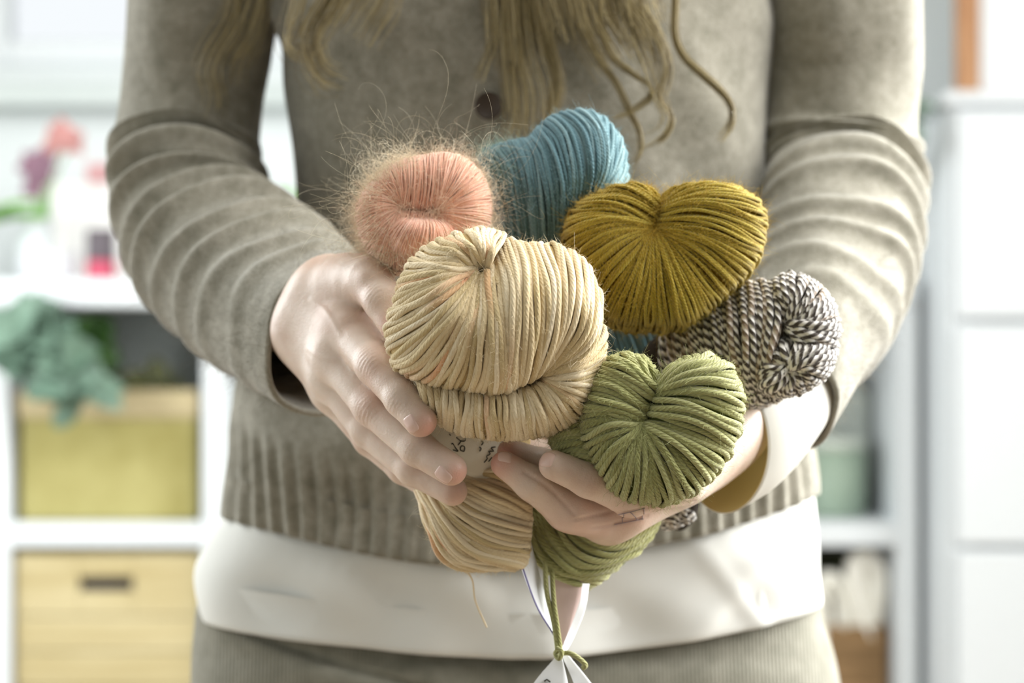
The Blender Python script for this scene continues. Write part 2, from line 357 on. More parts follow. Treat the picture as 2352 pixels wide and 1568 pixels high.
def loose_skein(name, ctrl, rad, n, label, loc):
    P = catmull(ctrl, 60); T = nrm(np.gradient(P, axis=0)); a = RNG.random(n) * 2 * PI; r = rad * np.sqrt(RNG.random(n))
    s = np.cross(T, (0, 1, 0)); s = nrm(s); u = np.cross(s, T); ph = np.linspace(0, 3, 60)
    L = np.stack([P + s * (r[k] * np.cos(a[k] + ph))[:, None] + u * (r[k] * np.sin(a[k] + ph))[:, None] for k in range(n)])
    o = build(name, [tubes(L, .0035, 6) + (M_cream,)][0:0] or [(lambda t: (t[0], t[1], M_cream, t[2]))(tubes(L, .0035, 6))]); return tag(o, label, 'yarn', 'white skeins in the right lower cubby')
def sp(px, py, d=3.52): return tuple(W(px, py, d))
loose_skein('yarn_skein', [sp(1915, 1560, 3.55), sp(1890, 1480), sp(1880, 1380), sp(1905, 1330), sp(1935, 1370), sp(1940, 1440), sp(1925, 1540, 3.56)], .017, 26, 'white skein of wool looped at the left in the wicker basket', 0)
loose_skein('yarn_skein', [sp(2010, 1570, 3.55), sp(1996, 1470), sp(1972, 1380), sp(1966, 1300), sp(1990, 1282), sp(2012, 1320), sp(2006, 1410), sp(1990, 1560, 3.57)], .017, 26, 'tall white skein of wool looped beside the right shelf panel', 0)
tag(build('storage_box', [box(.33, .655, 2.51, 2.535, .391, .72, .003) + (plain('dark_olive_card', (84, 86, 66), .8, .1, .1, 9),)]), 'dark olive flat card box at the back of the right lower cubby', 'box')

# things on top of the shelf
M_pink = plain('petal_pink', (194, 142, 138), .6, .2, .25, 30); M_mauve = plain('petal_mauve', (140, 108, 124), .6, .2, .3, 30)
fv = thing('flower_vase', 'white vase with red pink and mauve flowers on the shelf top at the left', 'vase', (-.80, 2.3, 1.23))
vz = 1.2295
build('vase_body', [lathe((-.86, 2.30, vz), [(0, 0), (.03, 0), (.036, .03), (.03, .07), (.018, .095), (.02, .11), (.016, .11), (.014, .095)]) + (M_white,)], fv)
for px, py, m, s_ in ((150, 310, M_pink, 1), (170, 330, M_pink, .8), (120, 335, M_pink, .6), (85, 385, M_mauve, 1.1), (78, 430, M_mauve, .7), (110, 365, M_mauve, .6)):
    c = np.array(W(px, py, 3.55)); r = np.random.default_rng(int(px)); pp = []
    for k in range(7):
        a = k / 7 * 2 * PI + r.random(); pp.append(leaf_mesh(c, (math.cos(a), -.3, math.sin(a)), (0, -1, .1), .034 * s_, .026 * s_, .2) + (m,))
    fl = build('flower', pp, fv)
    P = catmull([c, (c + np.array((-.86, 2.3, 1.33))) / 2 + (0, .01, .02), (-.86, 2.30, 1.27)], 14)
    build('stem', [tubes(P[None], .002, 6)[:2] + (M_lime,)], fv)
lp = thing('leafy_plant', 'bright green long leaf arching in from the left edge above the shelf', 'plant', (-1.0, 2.3, 1.23))
build('pot', [lathe((-1.02, 2.35, vz), [(0, 0), (.04, 0), (.055, .09), (.05, .09), (.036, .01)]) + (M_white,)], lp)
c0 = np.array((-1.02, 2.35, 1.31))
for px, py in ((85, 500), (60, 470), (-60, 380), (-20, 520)):
    t_ = np.array(W(px, py, 3.5)); build('leaf', [leaf_mesh(c0, t_ - c0 + (0, 0, .04), (0, -.6, 1), np.linalg.norm(t_ - c0) * 1.05, .05, .18) + (M_lime,)], lp)
def tub(name, label, cat, px, r, h, m, capm=None, d=3.56, z=vz):
    x = (px - 1176) * d / FPX; t = thing(name, label, cat, (x, d - 1.3, z))
    build('body', [lathe((x, d - 1.3, z), [(0, 0), (r * .92, 0), (r, .006), (r, h * .95), (r * .93, h), (0, h)]) + (m,)], t)
    if capm: build('lid', [lathe((x, d - 1.3, z + h + .0004), [(0, 0), (r * .98, 0), (r, .004), (r, .05), (r * .9, .056), (0, .056)]) + (capm,)], t)
    return t
tub('jar', 'crimson jar with a dark grey lid on the shelf top', 'jar', 232, .026, .035, plain('crimson', (186, 70, 96), .4, .4), plain('charcoal_lid', (92, 84, 90), .5))
tub('bowl', 'low grey bowl on the shelf top', 'bowl', 110, .052, .05, plain('bowl_grey', (206, 208, 212), .5), None)
bx = tag(build('cardboard_box', [box(-.86, -.70, 2.42, 2.54, 1.2295, 1.415, .004) + (plain('box_white', (240, 238, 236), .7),)], smooth=False), 'white card box on the shelf top beneath the pink package', 'box')
tag(build('wrapped_package', [box(-.80, -.72, 2.43, 2.53, 1.4155, 1.455, .006) + (plain('rose_paper', (216, 168, 170), .7, .2, .1, 20),)], smooth=False), 'small rose pink wrapped package on the white card box', 'package')
sp_ = thing('potted_sprout', 'small pot with one bright green leaf seen between arm and torso', 'plant', tuple(W(650, 640, 3.55)))
pc = W(650, 640, 3.55); pc[2] = vz
build('pot', [lathe(pc, [(0, 0), (.02, 0), (.028, .05), (.024, .05), (.018, .008)]) + (M_white,)], sp_)
b0 = pc + (0, 0, .035)
build('stem', [tubes(np.array([catmull([b0, np.array(W(642, 540, 3.55)), np.array(W(648, 480, 3.55))], 12)]), .0018, 6)[:2] + (M_lime,)], sp_)
for px, py in ((640, 432), (662, 448)):
    t_ = np.array(W(px, py, 3.54)); s0 = np.array(W(650, 492, 3.55)); build('leaf', [leaf_mesh(s0, t_ - s0, (0, -1, .2), .05, .03, .05) + (M_lime,)], sp_)
hp = thing('tall_houseplant', 'grey green houseplant between the right sleeve and the white cabinet', 'plant', (.66, 2.3, 1.23))
build('pot', [lathe((.61, 2.21, vz), [(0, 0), (.035, 0), (.048, .08), (.044, .08), (.03, .01)]) + (M_white,)], hp)
foliage(hp, 'leaves', leafmat('sage_leaf', (130, 150, 136), 0), [np.array(W(px, py, 3.24)) for px, py in ((2110, 165), (2122, 215), (2100, 260), (2120, 320), (2075, 200), (2095, 330))], (.61, 2.21, 1.30), .05, .038, 6, 11)
# ------------------------------------------------------------------ the person: clothes
def wool(name, a, b, ribs=False):
    t = NT(name); n1 = t.noise(75, 6, None, .75); n2 = t.noise(800, 3, None, .8)
    f = t.math('ADD', t.math('MULTIPLY', n1, .6), t.math('MULTIPLY', n2, .4))
    t.col(t.ramp(f, [(.36, s2l(a)), (.62, s2l(b))])); t.set(rough=.95, spec=.08, sheen=.35); t.b.inputs['Sheen Roughness'].default_value = .5
    mp = t.n('ShaderNodeMapping'); t.l(t.obj(), mp.inputs[0]); mp.inputs['Scale'].default_value = (1, 1, .55)
    h = t.math('ADD', t.noise(900, 3, mp.outputs[0]), t.math('MULTIPLY', n1, .8)); t.bump(h, .55, .0012); return t.m
M_wool = wool('oatmeal_wool', (117, 114, 99), (166, 161, 148))
M_cotton = plain('white_cotton', (226, 226, 221), .85, .15, .03, 12, .12)
M_lining = plain('khaki_lining', (226, 206, 142), .85, .1, .08, 40, .1)
tr = NT('grey_trouser_knit'); tr.col(tr.ramp(tr.noise(60, 4), [(.3, s2l((126, 124, 111))), (.7, s2l((146, 143, 130)))])); tr.set(rough=.9, spec=.1, sheen=.2)
wv = tr.n('ShaderNodeTexWave', bands_direction='X'); tr.l(tr.obj(), wv.inputs[0]); wv.inputs['Scale'].default_value = 110; tr.bump(wv.outputs[0], .55, .0009); M_trouser = tr.m

DC = 1.50
def interp(x, pts): pts = np.asarray(pts, float); return np.interp(x, pts[:, 0], pts[:, 1])
def smooth_interp(x, pts):
    P = catmull(pts, 200); return np.interp(x, P[:, 0], P[:, 1])
def shell(left, right, hd, py0, hem, nphi=160, nrow=90, folds=None, thick=.004, inset=0.0, turn=True, flat=2.6, top=None):
    """garment around the torso. left/right: outline px by py; hem: px -> py of the lower edge"""
    phi = np.arange(nphi) / nphi * 2 * PI; c, s = np.cos(phi), np.sin(phi)
    ex = 2 / flat; sx, sy = np.sign(c) * np.abs(c) ** ex, np.sign(s) * np.abs(s) ** ex
    rows = []
    for k in range(nrow):
        t = k / (nrow - 1)
        px_g = 1176 + sx * 600
        hp = hem(px_g); py = py0 + (hp - py0) * t
        L, R_ = smooth_interp(py, left), smooth_interp(py, right); H = smooth_interp(py, hd)
        cx, hw = (L + R_) / 2, (R_ - L) / 2 - inset * FPX / DC
        px = cx + hw * sx; dep = DC - H * sy + inset * sy
        P = W(px, py, dep); back = sy < 0
        Pb = W(px, py, DC); Pb[:, 1] += -H * sy + inset * sy; P[back] = Pb[back]
        rows.append(P)
    G = np.stack(rows)                                   # rows x phi
    if folds is not None:
        du = np.roll(G, -1, 1) - np.roll(G, 1, 1); dv = np.gradient(G, axis=0); N = nrm(np.cross(du, dv))
        G = G + N * folds(G, phi[None] + 0 * G[..., 0], np.linspace(0, 1, nrow)[:, None] + 0 * G[..., 0])[..., None]
    # turned-in hem
    ctr = G.mean(1, keepdims=True); last = G[-1:]; inn = last + nrm(ctr[-1:] - last) * thick; up = inn + np.array([0, 0, .03])
    G = np.concatenate([G, last * .5 + inn * .5 - np.array([0, 0, thick * .35]), inn, up])
    return gridmesh(G, closed_v=True, flip=True)
cardL = [(-700, 690), (-350, 640), (0, 612), (60, 625), (110, 648), (200, 655), (350, 672), (500, 680), (620, 655), (760, 590), (860, 545), (1000, 520), (1150, 514), (1300, 510)]
cardR = [(-700, 1690), (-350, 1740), (0, 1772), (100, 1770), (250, 1764), (400, 1758), (520, 1756), (650, 1762), (780, 1810), (900, 1850), (1000, 1868), (1150, 1880), (1300, 1885)]
hdp = [(-700, .105), (-200, .118), (200, .112), (500, .098), (800, .106), (1100, .124), (1300, .133), (1400, .135), (1700, .135)]
cardL = [(b, a) for b, a in cardL]
hem_card = lambda px: smooth_interp(px, [(500, 1145), (600, 1195), (720, 1232), (850, 1268), (960, 1290), (1080, 1302), (1200, 1300), (1330, 1280), (1450, 1248), (1560, 1222), (1700, 1170), (1800, 1120), (1880, 1068)])
hem_shirt = lambda px: smooth_interp(px, [(440, 1350), (500, 1385), (600, 1430), (740, 1466), (900, 1490), (1050, 1505), (1180, 1510), (1350, 1500), (1500, 1476), (1650, 1440), (1780, 1385), (1850, 1345), (1900, 1290)])
def fold_card(G, phi, t):
    x, z = G[..., 0], G[..., 2]
    f = .0022 * np.sin(x * 38 + 6 * np.sin(z * 9)) * np.sin(z * 21 + x * 5) + .0012 * np.sin(x * 90 + z * 40)
    py = 784 - (z - 1.12) * FPX / 1.39
    rib = np.clip((py - (hem_card((x * FPX / 1.39) + 1176) - 205)) / 60, 0, 1)
    ripple = .0022 * np.sin(x * 2 * PI / .0125 + 1.2 * np.sin(z * 30)) * rib * (phi < PI)
    belly = .006 * np.exp(-((py - 1010) / 90) ** 2) * np.sin(phi).clip(0)
    return f + ripple + belly
V, Q = shell(cardL, cardR, hdp, -520, hem_card, 360, 150, fold_card)
cardigan_parts = [(V, Q, M_wool)]
shirtL = [(870, 575), (930, 548), (1000, 534), (1100, 526), (1150, 520), (1195, 506), (1235, 484), (1300, 460), (1360, 458), (1500, 470)]
shirtR = [(870, 1810), (1000, 1840), (1060, 1856), (1100, 1872), (1200, 1885), (1280, 1896), (1340, 1890), (1500, 1880)]
def fold_shirt(G, phi, t):
    x, z = G[..., 0], G[..., 2]
    return .0045 * np.sin(x * 33 + z * 28 + 1) * t * (np.sin(phi) > -.3) + .0022 * np.sin(x * 58 + 9 * z + 2 * np.sin(z * 40)) * t - .003 * np.exp(-((x + .012 + (z - .97) * .35) / .006) ** 2) * t + .0025 * np.exp(-((x - .135 + (z - .97) * .8) / .008) ** 2) * t + .002 * np.sin(x * 75 - z * 35) * t + .0025 * np.exp(-((x - .16 - (z - .95) * .9) / .012) ** 2) * t
VS, QS = shell(shirtL, shirtR, [(870, .086), (1000, .095), (1100, .103), (1200, .113), (1300, .123), (1500, .128)], 870, hem_shirt, 240, 50, fold_shirt, .0025)
cuffp = dict(centers=None)
# trousers: hips then two legs to the floor
def leg_tube(rings, nphi=64, m=80):
    rings = np.asarray(rings, float); R = np.stack([catmull(rings[:, [0, i]], m)[:, 1] for i in range(1, 5)], 1)
    z = catmull(rings[:, [0, 1]], m)[:, 0]; a = np.arange(nphi) / nphi * 2 * PI
    G = np.stack([R[:, 0:1] + R[:, 2:3] * np.cos(a), R[:, 1:2] - R[:, 3:4] * np.sin(a), z[:, None] + 0 * a], -1)
    return gridmesh(G, closed_v=True, flip=False)
hipL = [(1150, 500), (1300, 470), (1370, 455), (1430, 446), (1568, 438), (1800, 452)]
hipR = [(1150, 1870), (1300, 1880), (1370, 1885), (1430, 1896), (1568, 1930), (1800, 1945)]
def fold_tr(G, phi, t):
    x, z = G[..., 0], G[..., 2]; py = 784 - (z - 1.12) * FPX / 1.39; px = x * FPX / 1.4 + 1176
    line = 1440 + (px - 480) * .32 - .0001 * (px - 480) ** 2
    return -.004 * np.exp(-((py - line) / 9) ** 2) * (px < 1000) * np.sin(phi).clip(0) + .003 * np.exp(-((py - line - 30) / 30) ** 2) * (px < 1100) * np.sin(phi).clip(0)
VT, QT = shell(hipL, hipR, [(1100, .088), (1300, .098), (1400, .106), (1500, .113), (1600, .123), (1900, .12)], 1240, lambda px: 1900 + 0 * px, 240, 110, fold_tr, .003)
legs = []
for s in (-1, 1):
    legs.append(leg_tube([(.04, s * .10, .21, .05, .055), (.3, s * .105, .2, .062, .068), (.5, s * .10, .2, .07, .075), (.72, s * .10, .2, .09, .098), (.80, s * .105, .2, .098, .105)]) + (M_trouser,))
# sleeves -----------------------------------------------------------
def sleeve(rings, nphi=96, m=420, fold=None, thick=.004, inner=.12, cuffdepth=None, phase=0.0):
    """rings: (ax,ay, bx,by, d, half thickness px-free metres, dtilt)"""
    A, B, H = [], [], []
    for ax, ay, bx, by, d, h, dt in rings:
        A.append(W(ax, ay, d - dt)); B.append(W(bx, by, d + dt)); H.append(h)
    A, B = np.array(A), np.array(B); C = (A + B) / 2
    X = np.hstack([A, B, np.array(H)[:, None]]); w = np.linalg.norm(np.diff(C, axis=0), axis=1); cum = np.concatenate([[0], np.cumsum(w)])
    s = np.linspace(0, cum[-1], m); i = np.clip(np.searchsorted(cum, s, 'right') - 1, 0, len(C) - 2); u = ((s - cum[i]) / w[i])[:, None]
    E = np.vstack([2 * X[0] - X[1], X, 2 * X[-1] - X[-2]]); a, b, c, e = E[i], E[i + 1], E[i + 2], E[i + 3]
    Y = .5 * (2 * b + (c - a) * u + (2 * a - 5 * b + 4 * c - e) * u ** 2 + (3 * b - a - 3 * c + e) * u ** 3)
    A, B, H = Y[:, :3], Y[:, 3:6], Y[:, 6]; C = (A + B) / 2; a = (B - A) / 2; T = nrm(np.gradient(C, axis=0)); bb = nrm(np.cross(T, a)) * H[:, None]
    bb = np.where((bb[:, 1:2] > 0), -bb, bb)                      # towards the viewer
    ph = np.arange(nphi) / nphi * 2 * PI
    G = C[:, None] + a[:, None] * np.cos(ph)[None, :, None] + bb[:, None] * np.sin(ph)[None, :, None]
    N = nrm(G - C[:, None])
    if fold is not None: G = G + N * fold(np.linspace(0, 1, m)[:, None] + 0 * ph, ph[None] + 0 * s[:, None], s[:, None] + 0 * ph)[..., None]
    k = max(2, int(m * inner)); inn = (G - nrm(G - C[:, None]) * thick)[::-1][:k * 2]
    lip = (G[-1:] + inn[:1]) / 2 + T[-1] * thick * .5
    return gridmesh(np.concatenate([G, lip, inn]), closed_v=True), (C, T, a, bb)
def folds_l(t, ph, s):
    f = 0
    for c, w, amp, tw in ((.505, .010, .004, .008), (.555, .010, .008, .010), (.605, .011, .0065, -.008), (.655, .012, .007, .010), (.71, .013, .008, -.008), (.765, .013, .007, .008), (.82, .013, .0065, -.006), (.875, .013, .005, .008), (.93, .014, .0045, -.006)):
        cc = c + tw * np.sin(ph + c * 9) + .006 * np.sin(3 * ph + c * 20)
        f = f + 1.25 * amp * np.exp(-((t - cc) / w) ** 2) * (.75 + .35 * np.cos(ph + c * 7))
    f = f - .013 * np.exp(-((t - .530) / .006) ** 2) - .006 * np.exp(-((t - .582 - .012 * np.cos(ph)) / .005) ** 2)
    return f + .0012 * np.sin(5 * ph + 14 * t) + .003 * np.exp(-((t - 1.0) / .03) ** 2)
(sl, (C1, T1, a1, b1)) = sleeve([(310, -620, 690, -560, 1.49, .062, 0), (300, -250, 655, -230, 1.50, .060, 0), (296, 0, 645, 0, 1.50, .058, 0), (288, 150, 628, 130, 1.51, .056, 0), (278, 260, 604, 250, 1.51, .055, 0),
        (262, 350, 594, 365, 1.50, .056, 0), (266, 450, 612, 440, 1.475, .056, 0), (284, 560, 655, 495, 1.45, .055, 0), (325, 650, 700, 530, 1.415, .053, 0), (385, 730, 745, 553, 1.38, .052, 0),
        (455, 800, 780, 572, 1.345, .050, 0), (540, 865, 797, 585, 1.31, .046, 0), (625, 915, 803, 592, 1.278, .042, 0), (695, 945, 806, 597, 1.258, .039, 0)], fold=folds_l)
cardigan_parts.append(sl + (M_wool,))
def folds_r(t, ph, s):
    f = 0
    for c, w, amp, tw in ((.515, .010, .004, -.008), (.565, .010, .007, -.010), (.612, .011, .006, .008), (.66, .012, .0065, -.010), (.71, .013, .0065, .008), (.765, .013, .006, -.008), (.82, .014, .0055, .008), (.875, .015, .005, -.008)):
        cc = c + tw * np.sin(ph + c * 9) + .006 * np.sin(3 * ph + c * 20)
        f = f + 1.25 * amp * np.exp(-((t - cc) / w) ** 2) * (.75 - .35 * np.cos(ph + c * 5))
    f = f - .012 * np.exp(-((t - .542) / .006) ** 2) - .005 * np.exp(-((t - .588) / .005) ** 2)
    return f + .0012 * np.sin(5 * ph + 14 * t)
(sr, (C2, T2, a2, b2)) = sleeve([(1700, -620, 2090, -560, 1.49, .064, 0), (1738, -250, 2112, -230, 1.50, .062, 0), (1738, 0, 2118, 0, 1.50, .060, 0), (1738, 150, 2116, 150, 1.51, .058, 0), (1742, 270, 2102, 280, 1.51, .057, 0),
        (1740, 380, 2104, 400, 1.50, .056, 0), (1738, 450, 2106, 490, 1.47, .056, 0), (1732, 530, 2096, 590, 1.44, .055, 0), (1722, 610, 2072, 690, 1.41, .053, 0), (1712, 690, 2034, 780, 1.375, .052, 0), (1708, 740, 1975, 870, 1.345, .048, 0), (1715, 775, 1922, 950, 1.32, .044, 0), (1722, 800, 1875, 1022, 1.305, .042, 0)], fold=folds_r)
cardigan_parts.append(sr + (M_wool,))
(sc_, (C3, T3, a3, b3)) = sleeve([(1752, 800, 1900, 940, 1.325, .036, 0), (1750, 830, 1850, 1010, 1.302, .036, 0), (1738, 850, 1775, 1095, 1.275, .036, 0), (1715, 865, 1705, 1150, 1.252, .034, 0), (1690, 875, 1645, 1178, 1.237, .032, 0)],
                         fold=lambda t, ph, s: .0015 * np.sin(2 * ph + 6 * t), thick=.002, m=90, inner=.46)
def cloth_thin(name, rgb, f):
    t = NT(name); t.col(s2l(rgb)); t.set(rough=.85, spec=.15); tl = t.n('ShaderNodeBsdfTranslucent'); tl.inputs[0].default_value = s2l(rgb); mx = t.n('ShaderNodeMixShader'); mx.inputs[0].default_value = f
    t.l(t.b.outputs[0], mx.inputs[1]); t.l(tl.outputs[0], mx.inputs[2]); t.l(mx.outputs[0], t.t.nodes['Material Output'].inputs[0]); return t.m
M_cuff = cloth_thin('thin_white_cotton', (232, 232, 228), .4); M_lining = cloth_thin('thin_khaki_lining', (216, 198, 140), .45)
# ------------------------------------------------------------------ hands: smooth blended volumes turned into one skin
def smin(a, b, k):
    h = np.clip(.5 + .5 * (b - a) / k, 0, 1); return b * (1 - h) + a * h - k * h * (1 - h)
def cone(P, a, b, ra, rb):
    ab = b - a; t = np.clip(((P - a) @ ab) / (ab @ ab), 0, 1)
    return np.linalg.norm(P - (a + t[..., None] * ab), axis=-1) - (ra + (rb - ra) * t)
def make_sdf(palm, fingers, ridges=(), kp=.012, kf=.0022, kj=.009):
    def f(P):
        d = None
        for (a, b, ra, rb) in palm:
            e = cone(P, a, b, ra, rb); d = e if d is None else smin(d, e, kp)
        F = None
        for ch in fingers:
            g = None
            for (a, b, ra, rb) in ch:
                e = cone(P, a, b, ra, rb); g = e if g is None else smin(g, e, .004)
            F = g if F is None else smin(F, g, kf)
        d = smin(d, F, kj)
        for (a, b, ra, rb, k) in ridges: d = smin(d, cone(P, a, b, ra, rb), k)
        return d
    return f
def surface_net(f, lo, hi, h):
    n = [int(math.ceil((hi[i] - lo[i]) / h)) + 1 for i in range(3)]
    ax = [lo[i] + h * np.arange(n[i]) for i in range(3)]
    D = np.empty(n, np.float32); yz = np.stack(np.meshgrid(ax[1], ax[2], indexing='ij'), -1)
    for i in range(n[0]):
        P = np.concatenate([np.full(yz.shape[:2] + (1,), ax[0][i]), yz], -1); D[i] = f(P)
    S = D < 0; cnt = np.zeros([k - 1 for k in n]); acc = np.zeros([k - 1 for k in n] + [3])
    base = np.stack(np.meshgrid(*[np.arange(k - 1) for k in n], indexing='ij'), -1)
    act = np.zeros(cnt.shape, bool); sl0, sl1 = slice(0, -1), slice(1, None)
    for axis in range(3):
        for u in (0, 1):
            for v in (0, 1):
                o = [0, 0, 0]; ot = [i for i in range(3) if i != axis]; o[ot[0]] = u; o[ot[1]] = v
                s0 = tuple(slice(o[i], n[i] - 1 + o[i]) for i in range(3)); o2 = list(o); o2[axis] = 1
                s1 = tuple(slice(o2[i], n[i] - 1 + o2[i]) for i in range(3))
                a, b = D[s0], D[s1]; x = (a < 0) != (b < 0); t = np.where(x, a / np.where(x, a - b, 1), 0)
                cnt += x; acc[..., ot[0]] += x * u; acc[..., ot[1]] += x * v; acc[..., axis] += x * t; act |= x
    ids = -np.ones(cnt.shape, int); idx = np.argwhere(act); ids[act] = np.arange(len(idx))
    V = np.array(lo) + h * (base[act] + acc[act] / cnt[act][:, None])
    Q = []
    for axis in range(3):
        ot = [i for i in range(3) if i != axis]
        s0 = [slice(None)] * 3; s1 = [slice(None)] * 3; s0[axis] = slice(0, -1); s1[axis] = slice(1, None)
        a, b = S[tuple(s0)], S[tuple(s1)]; e = np.argwhere(a != b)
        e = e[(e[:, ot[0]] > 0) & (e[:, ot[1]] > 0) & (e[:, ot[0]] < n[ot[0]] - 1) & (e[:, ot[1]] < n[ot[1]] - 1)]
        ins = S[tuple(e.T)]
        c = []
        for u, v in ((-1, -1), (0, -1), (0, 0), (-1, 0)):
            g = e.copy(); g[:, ot[0]] += u; g[:, ot[1]] += v; c.append(ids[tuple(g.T)])
        q = np.stack(c, -1); flip = ins if axis != 1 else ~ins
        q[~flip] = q[~flip][:, ::-1]; Q.append(q)
    return V, np.concatenate(Q)
def grad(f, P, e=.0004):
    return nrm(np.stack([f(P + np.eye(3)[i] * e) - f(P - np.eye(3)[i] * e) for i in range(3)], -1))
def seg(a, b, ra, rb): return (W(*a), W(*b), ra, rb)
def chain(pts): return [seg(p[:3], q[:3], p[3], q[3]) for p, q in zip(pts[:-1], pts[1:])]
def wrinkle(V, N, f, spots):
    for (c, axis, amp, wl, rad, side) in spots:
        c = W(*c); axis = nrm(np.asarray(axis, float)); r = V - c; s = r @ axis
        w = np.exp(-(np.linalg.norm(r, axis=1) / rad) ** 2) * np.clip(N @ nrm(np.asarray(side, float)), 0, 1)
        V = V + N * (amp * np.sin(2 * PI * s / wl + .8 * np.sin(r[:, 0] * 900)) * w)[:, None]
    return V

# hand on the left of the photograph (its back faces the viewer)
pa = [(C1[360], W(722, 735, 1.255), .030, .026), seg((740, 700, 1.24), (715, 765, 1.245), .0225, .0215),
      seg((755, 690, 1.232), (800, 752, 1.198), .0215, .0150), seg((740, 725, 1.235), (778, 815, 1.200), .0215, .0150),
      seg((722, 750, 1.240), (765, 862, 1.212), .0205, .0142), seg((708, 765, 1.243), (765, 895, 1.228), .0195, .0130),
      seg((765, 665, 1.235), (830, 650, 1.205), .0215, .0160)]
fi = [chain([(800, 752, 1.198, .0150), (866, 838, 1.160, .0122), (926, 916, 1.137, .0102), (966, 966, 1.128, .0094)]),
      chain([(778, 815, 1.200, .0148), (858, 932, 1.170, .0120), (960, 1030, 1.146, .0100), (1036, 1078, 1.134, .0092)]),
      chain([(765, 862, 1.212, .0138), (848, 985, 1.190, .0110), (950, 1078, 1.166, .0094), (1040, 1128, 1.152, .0085)]),
      chain([(765, 895, 1.228, .0125), (850, 1010, 1.212, .0095), (925, 1078, 1.200, .0083), (985, 1118, 1.190, .0075)]),
      chain([(800, 655, 1.215, .0180), (850, 646, 1.188, .0140), (882, 690, 1.170, .0118), (908, 748, 1.160, .0095)])]
ri = [seg((745, 690, 1.216), (806, 748, 1.185), .0020, .0040) + (.006,), seg((730, 730, 1.219), (782, 812, 1.188), .0020, .0040) + (.006,),
      seg((716, 760, 1.224), (768, 856, 1.200), .0015, .0035) + (.006,), seg((762, 640, 1.215), (850, 640, 1.175), .002, .0035) + (.007,),
      seg((866, 836, 1.150), (866, 840, 1.150), .0042, .0042) + (.007,), seg((858, 930, 1.160), (858, 934, 1.160), .004, .004) + (.007,),
      seg((806, 748, 1.186), (806, 752, 1.186), .0058, .0058) + (.008,), seg((850, 640, 1.176), (852, 644, 1.176), .0050, .0050) + (.007,)]
f1 = make_sdf(pa, fi, ri)
def bounds(prims, pad=.004):
    P = np.array([p - r for a, b, ra, rb in prims for p, r in ((a, ra), (b, rb))]); Q = np.array([p + r for a, b, ra, rb in prims for p, r in ((a, ra), (b, rb))])
    return P.min(0) - pad, Q.max(0) + pad
VOX = .00115
lo, hi = bounds(pa + sum(fi, []))
V1, Q1 = surface_net(f1, lo, hi, VOX); N1 = grad(f1, V1)
front = (0, -1, .1)
dv = lambda a, b: W(*b) - W(*a)
V1 = wrinkle(V1, N1, f1, [((845, 826, 1.150), dv((800, 752, 1.198), (900, 880, 1.15)), .00028, .0026, .0085, (-.5, -1, 0)), ((912, 926, 1.128), dv((866, 838, 1.16), (966, 966, 1.128)), .00022, .0022, .0065, (-.4, -1, 0)),
                     ((848, 945, 1.160), dv((778, 815, 1.20), (900, 975, 1.16)), .00028, .0026, .0085, (-.5, -1, 0)), ((950, 1040, 1.137), dv((858, 932, 1.17), (1036, 1078, 1.134)), .0002, .0022, .006, (-.4, -1, 0)),
                     ((858, 668, 1.162), dv((850, 646, 1.188), (882, 690, 1.17)), .00025, .0026, .008, (0, -1, 0))])
# hand on the right of the photograph (palm up under the green skein, thumb towards the viewer)
pb = [(C2[395], W(1672, 985, 1.235), .026, .0225), seg((1672, 985, 1.235), (1570, 1080, 1.192), .0225, .0205),
      seg((1640, 1020, 1.225), (1440, 1160, 1.180), .0205, .0165), seg((1600, 1060, 1.225), (1395, 1188, 1.186), .018, .0150),
      seg((1620, 1030, 1.245), (1440, 1140, 1.225), .017, .0140), seg((1610, 1020, 1.26), (1450, 1110, 1.245), .016, .0130)]
fb = [chain([(1395, 1188, 1.186, .0150), (1304, 1168, 1.160, .0128), (1222, 1110, 1.147, .0096), (1158, 1066, 1.143, .0078)]),
      chain([(1420, 1160, 1.205, .0140), (1335, 1125, 1.182, .0120), (1245, 1070, 1.168, .0100), (1172, 1038, 1.160, .0078)]),
      chain([(1440, 1140, 1.225, .0135), (1350, 1090, 1.215, .0110), (1270, 1050, 1.205, .0095), (1200, 1030, 1.200, .0080)]),
      chain([(1450, 1110, 1.245, .0120), (1370, 1070, 1.24, .0095), (1310, 1040, 1.235, .0085), (1260, 1020, 1.23, .0072)]),
      chain([(1560, 1095, 1.172, .0175), (1448, 1136, 1.151, .0125), (1352, 1102, 1.136, .0098), (1272, 1068, 1.130, .0086)])]
rb = [seg((1370, 1196, 1.172), (1320, 1190, 1.165), .006, .006) + (.008,)]
f2 = make_sdf(pb, fb, rb, kp=.012, kf=.0018, kj=.007)
lo, hi = bounds(pb + sum(fb, [])); V2, Q2 = surface_net(f2, lo, hi, VOX); N2 = grad(f2, V2)
V2 = wrinkle(V2, N2, f2, [((1345, 1098, 1.125), dv((1448, 1136, 1.151), (1272, 1068, 1.13)), .00018, .0028, .008, (0, -1, .3)), ((1225, 1108, 1.137), dv((1304, 1168, 1.16), (1158, 1066, 1.143)), .00015, .0026, .007, (0, -1, 0))])
def groove(V, N, pts, depth, w):
    P = catmull([W(*q) for q in pts], 40); P = V[np.argmin(((V[None] - P[:, None]) ** 2).sum(-1), axis=1)] if False else P
    near = np.full(len(V), 9.)
    for k in range(len(P)):
        dx = V - P[k]; near = np.minimum(near, np.hypot(dx[:, 0], dx[:, 2]))
    return V - N * (depth * np.exp(-(near / w) ** 2) * (N[:, 1] < .1) * (V[:, 1] < P[:, 1].mean() + .02))[:, None]
V2 = groove(V2, N2, [(1322, 1188, 1.16), (1380, 1180, 1.16), (1470, 1164, 1.16), (1540, 1158, 1.16), (1596, 1152, 1.17)], .0009, .0011)
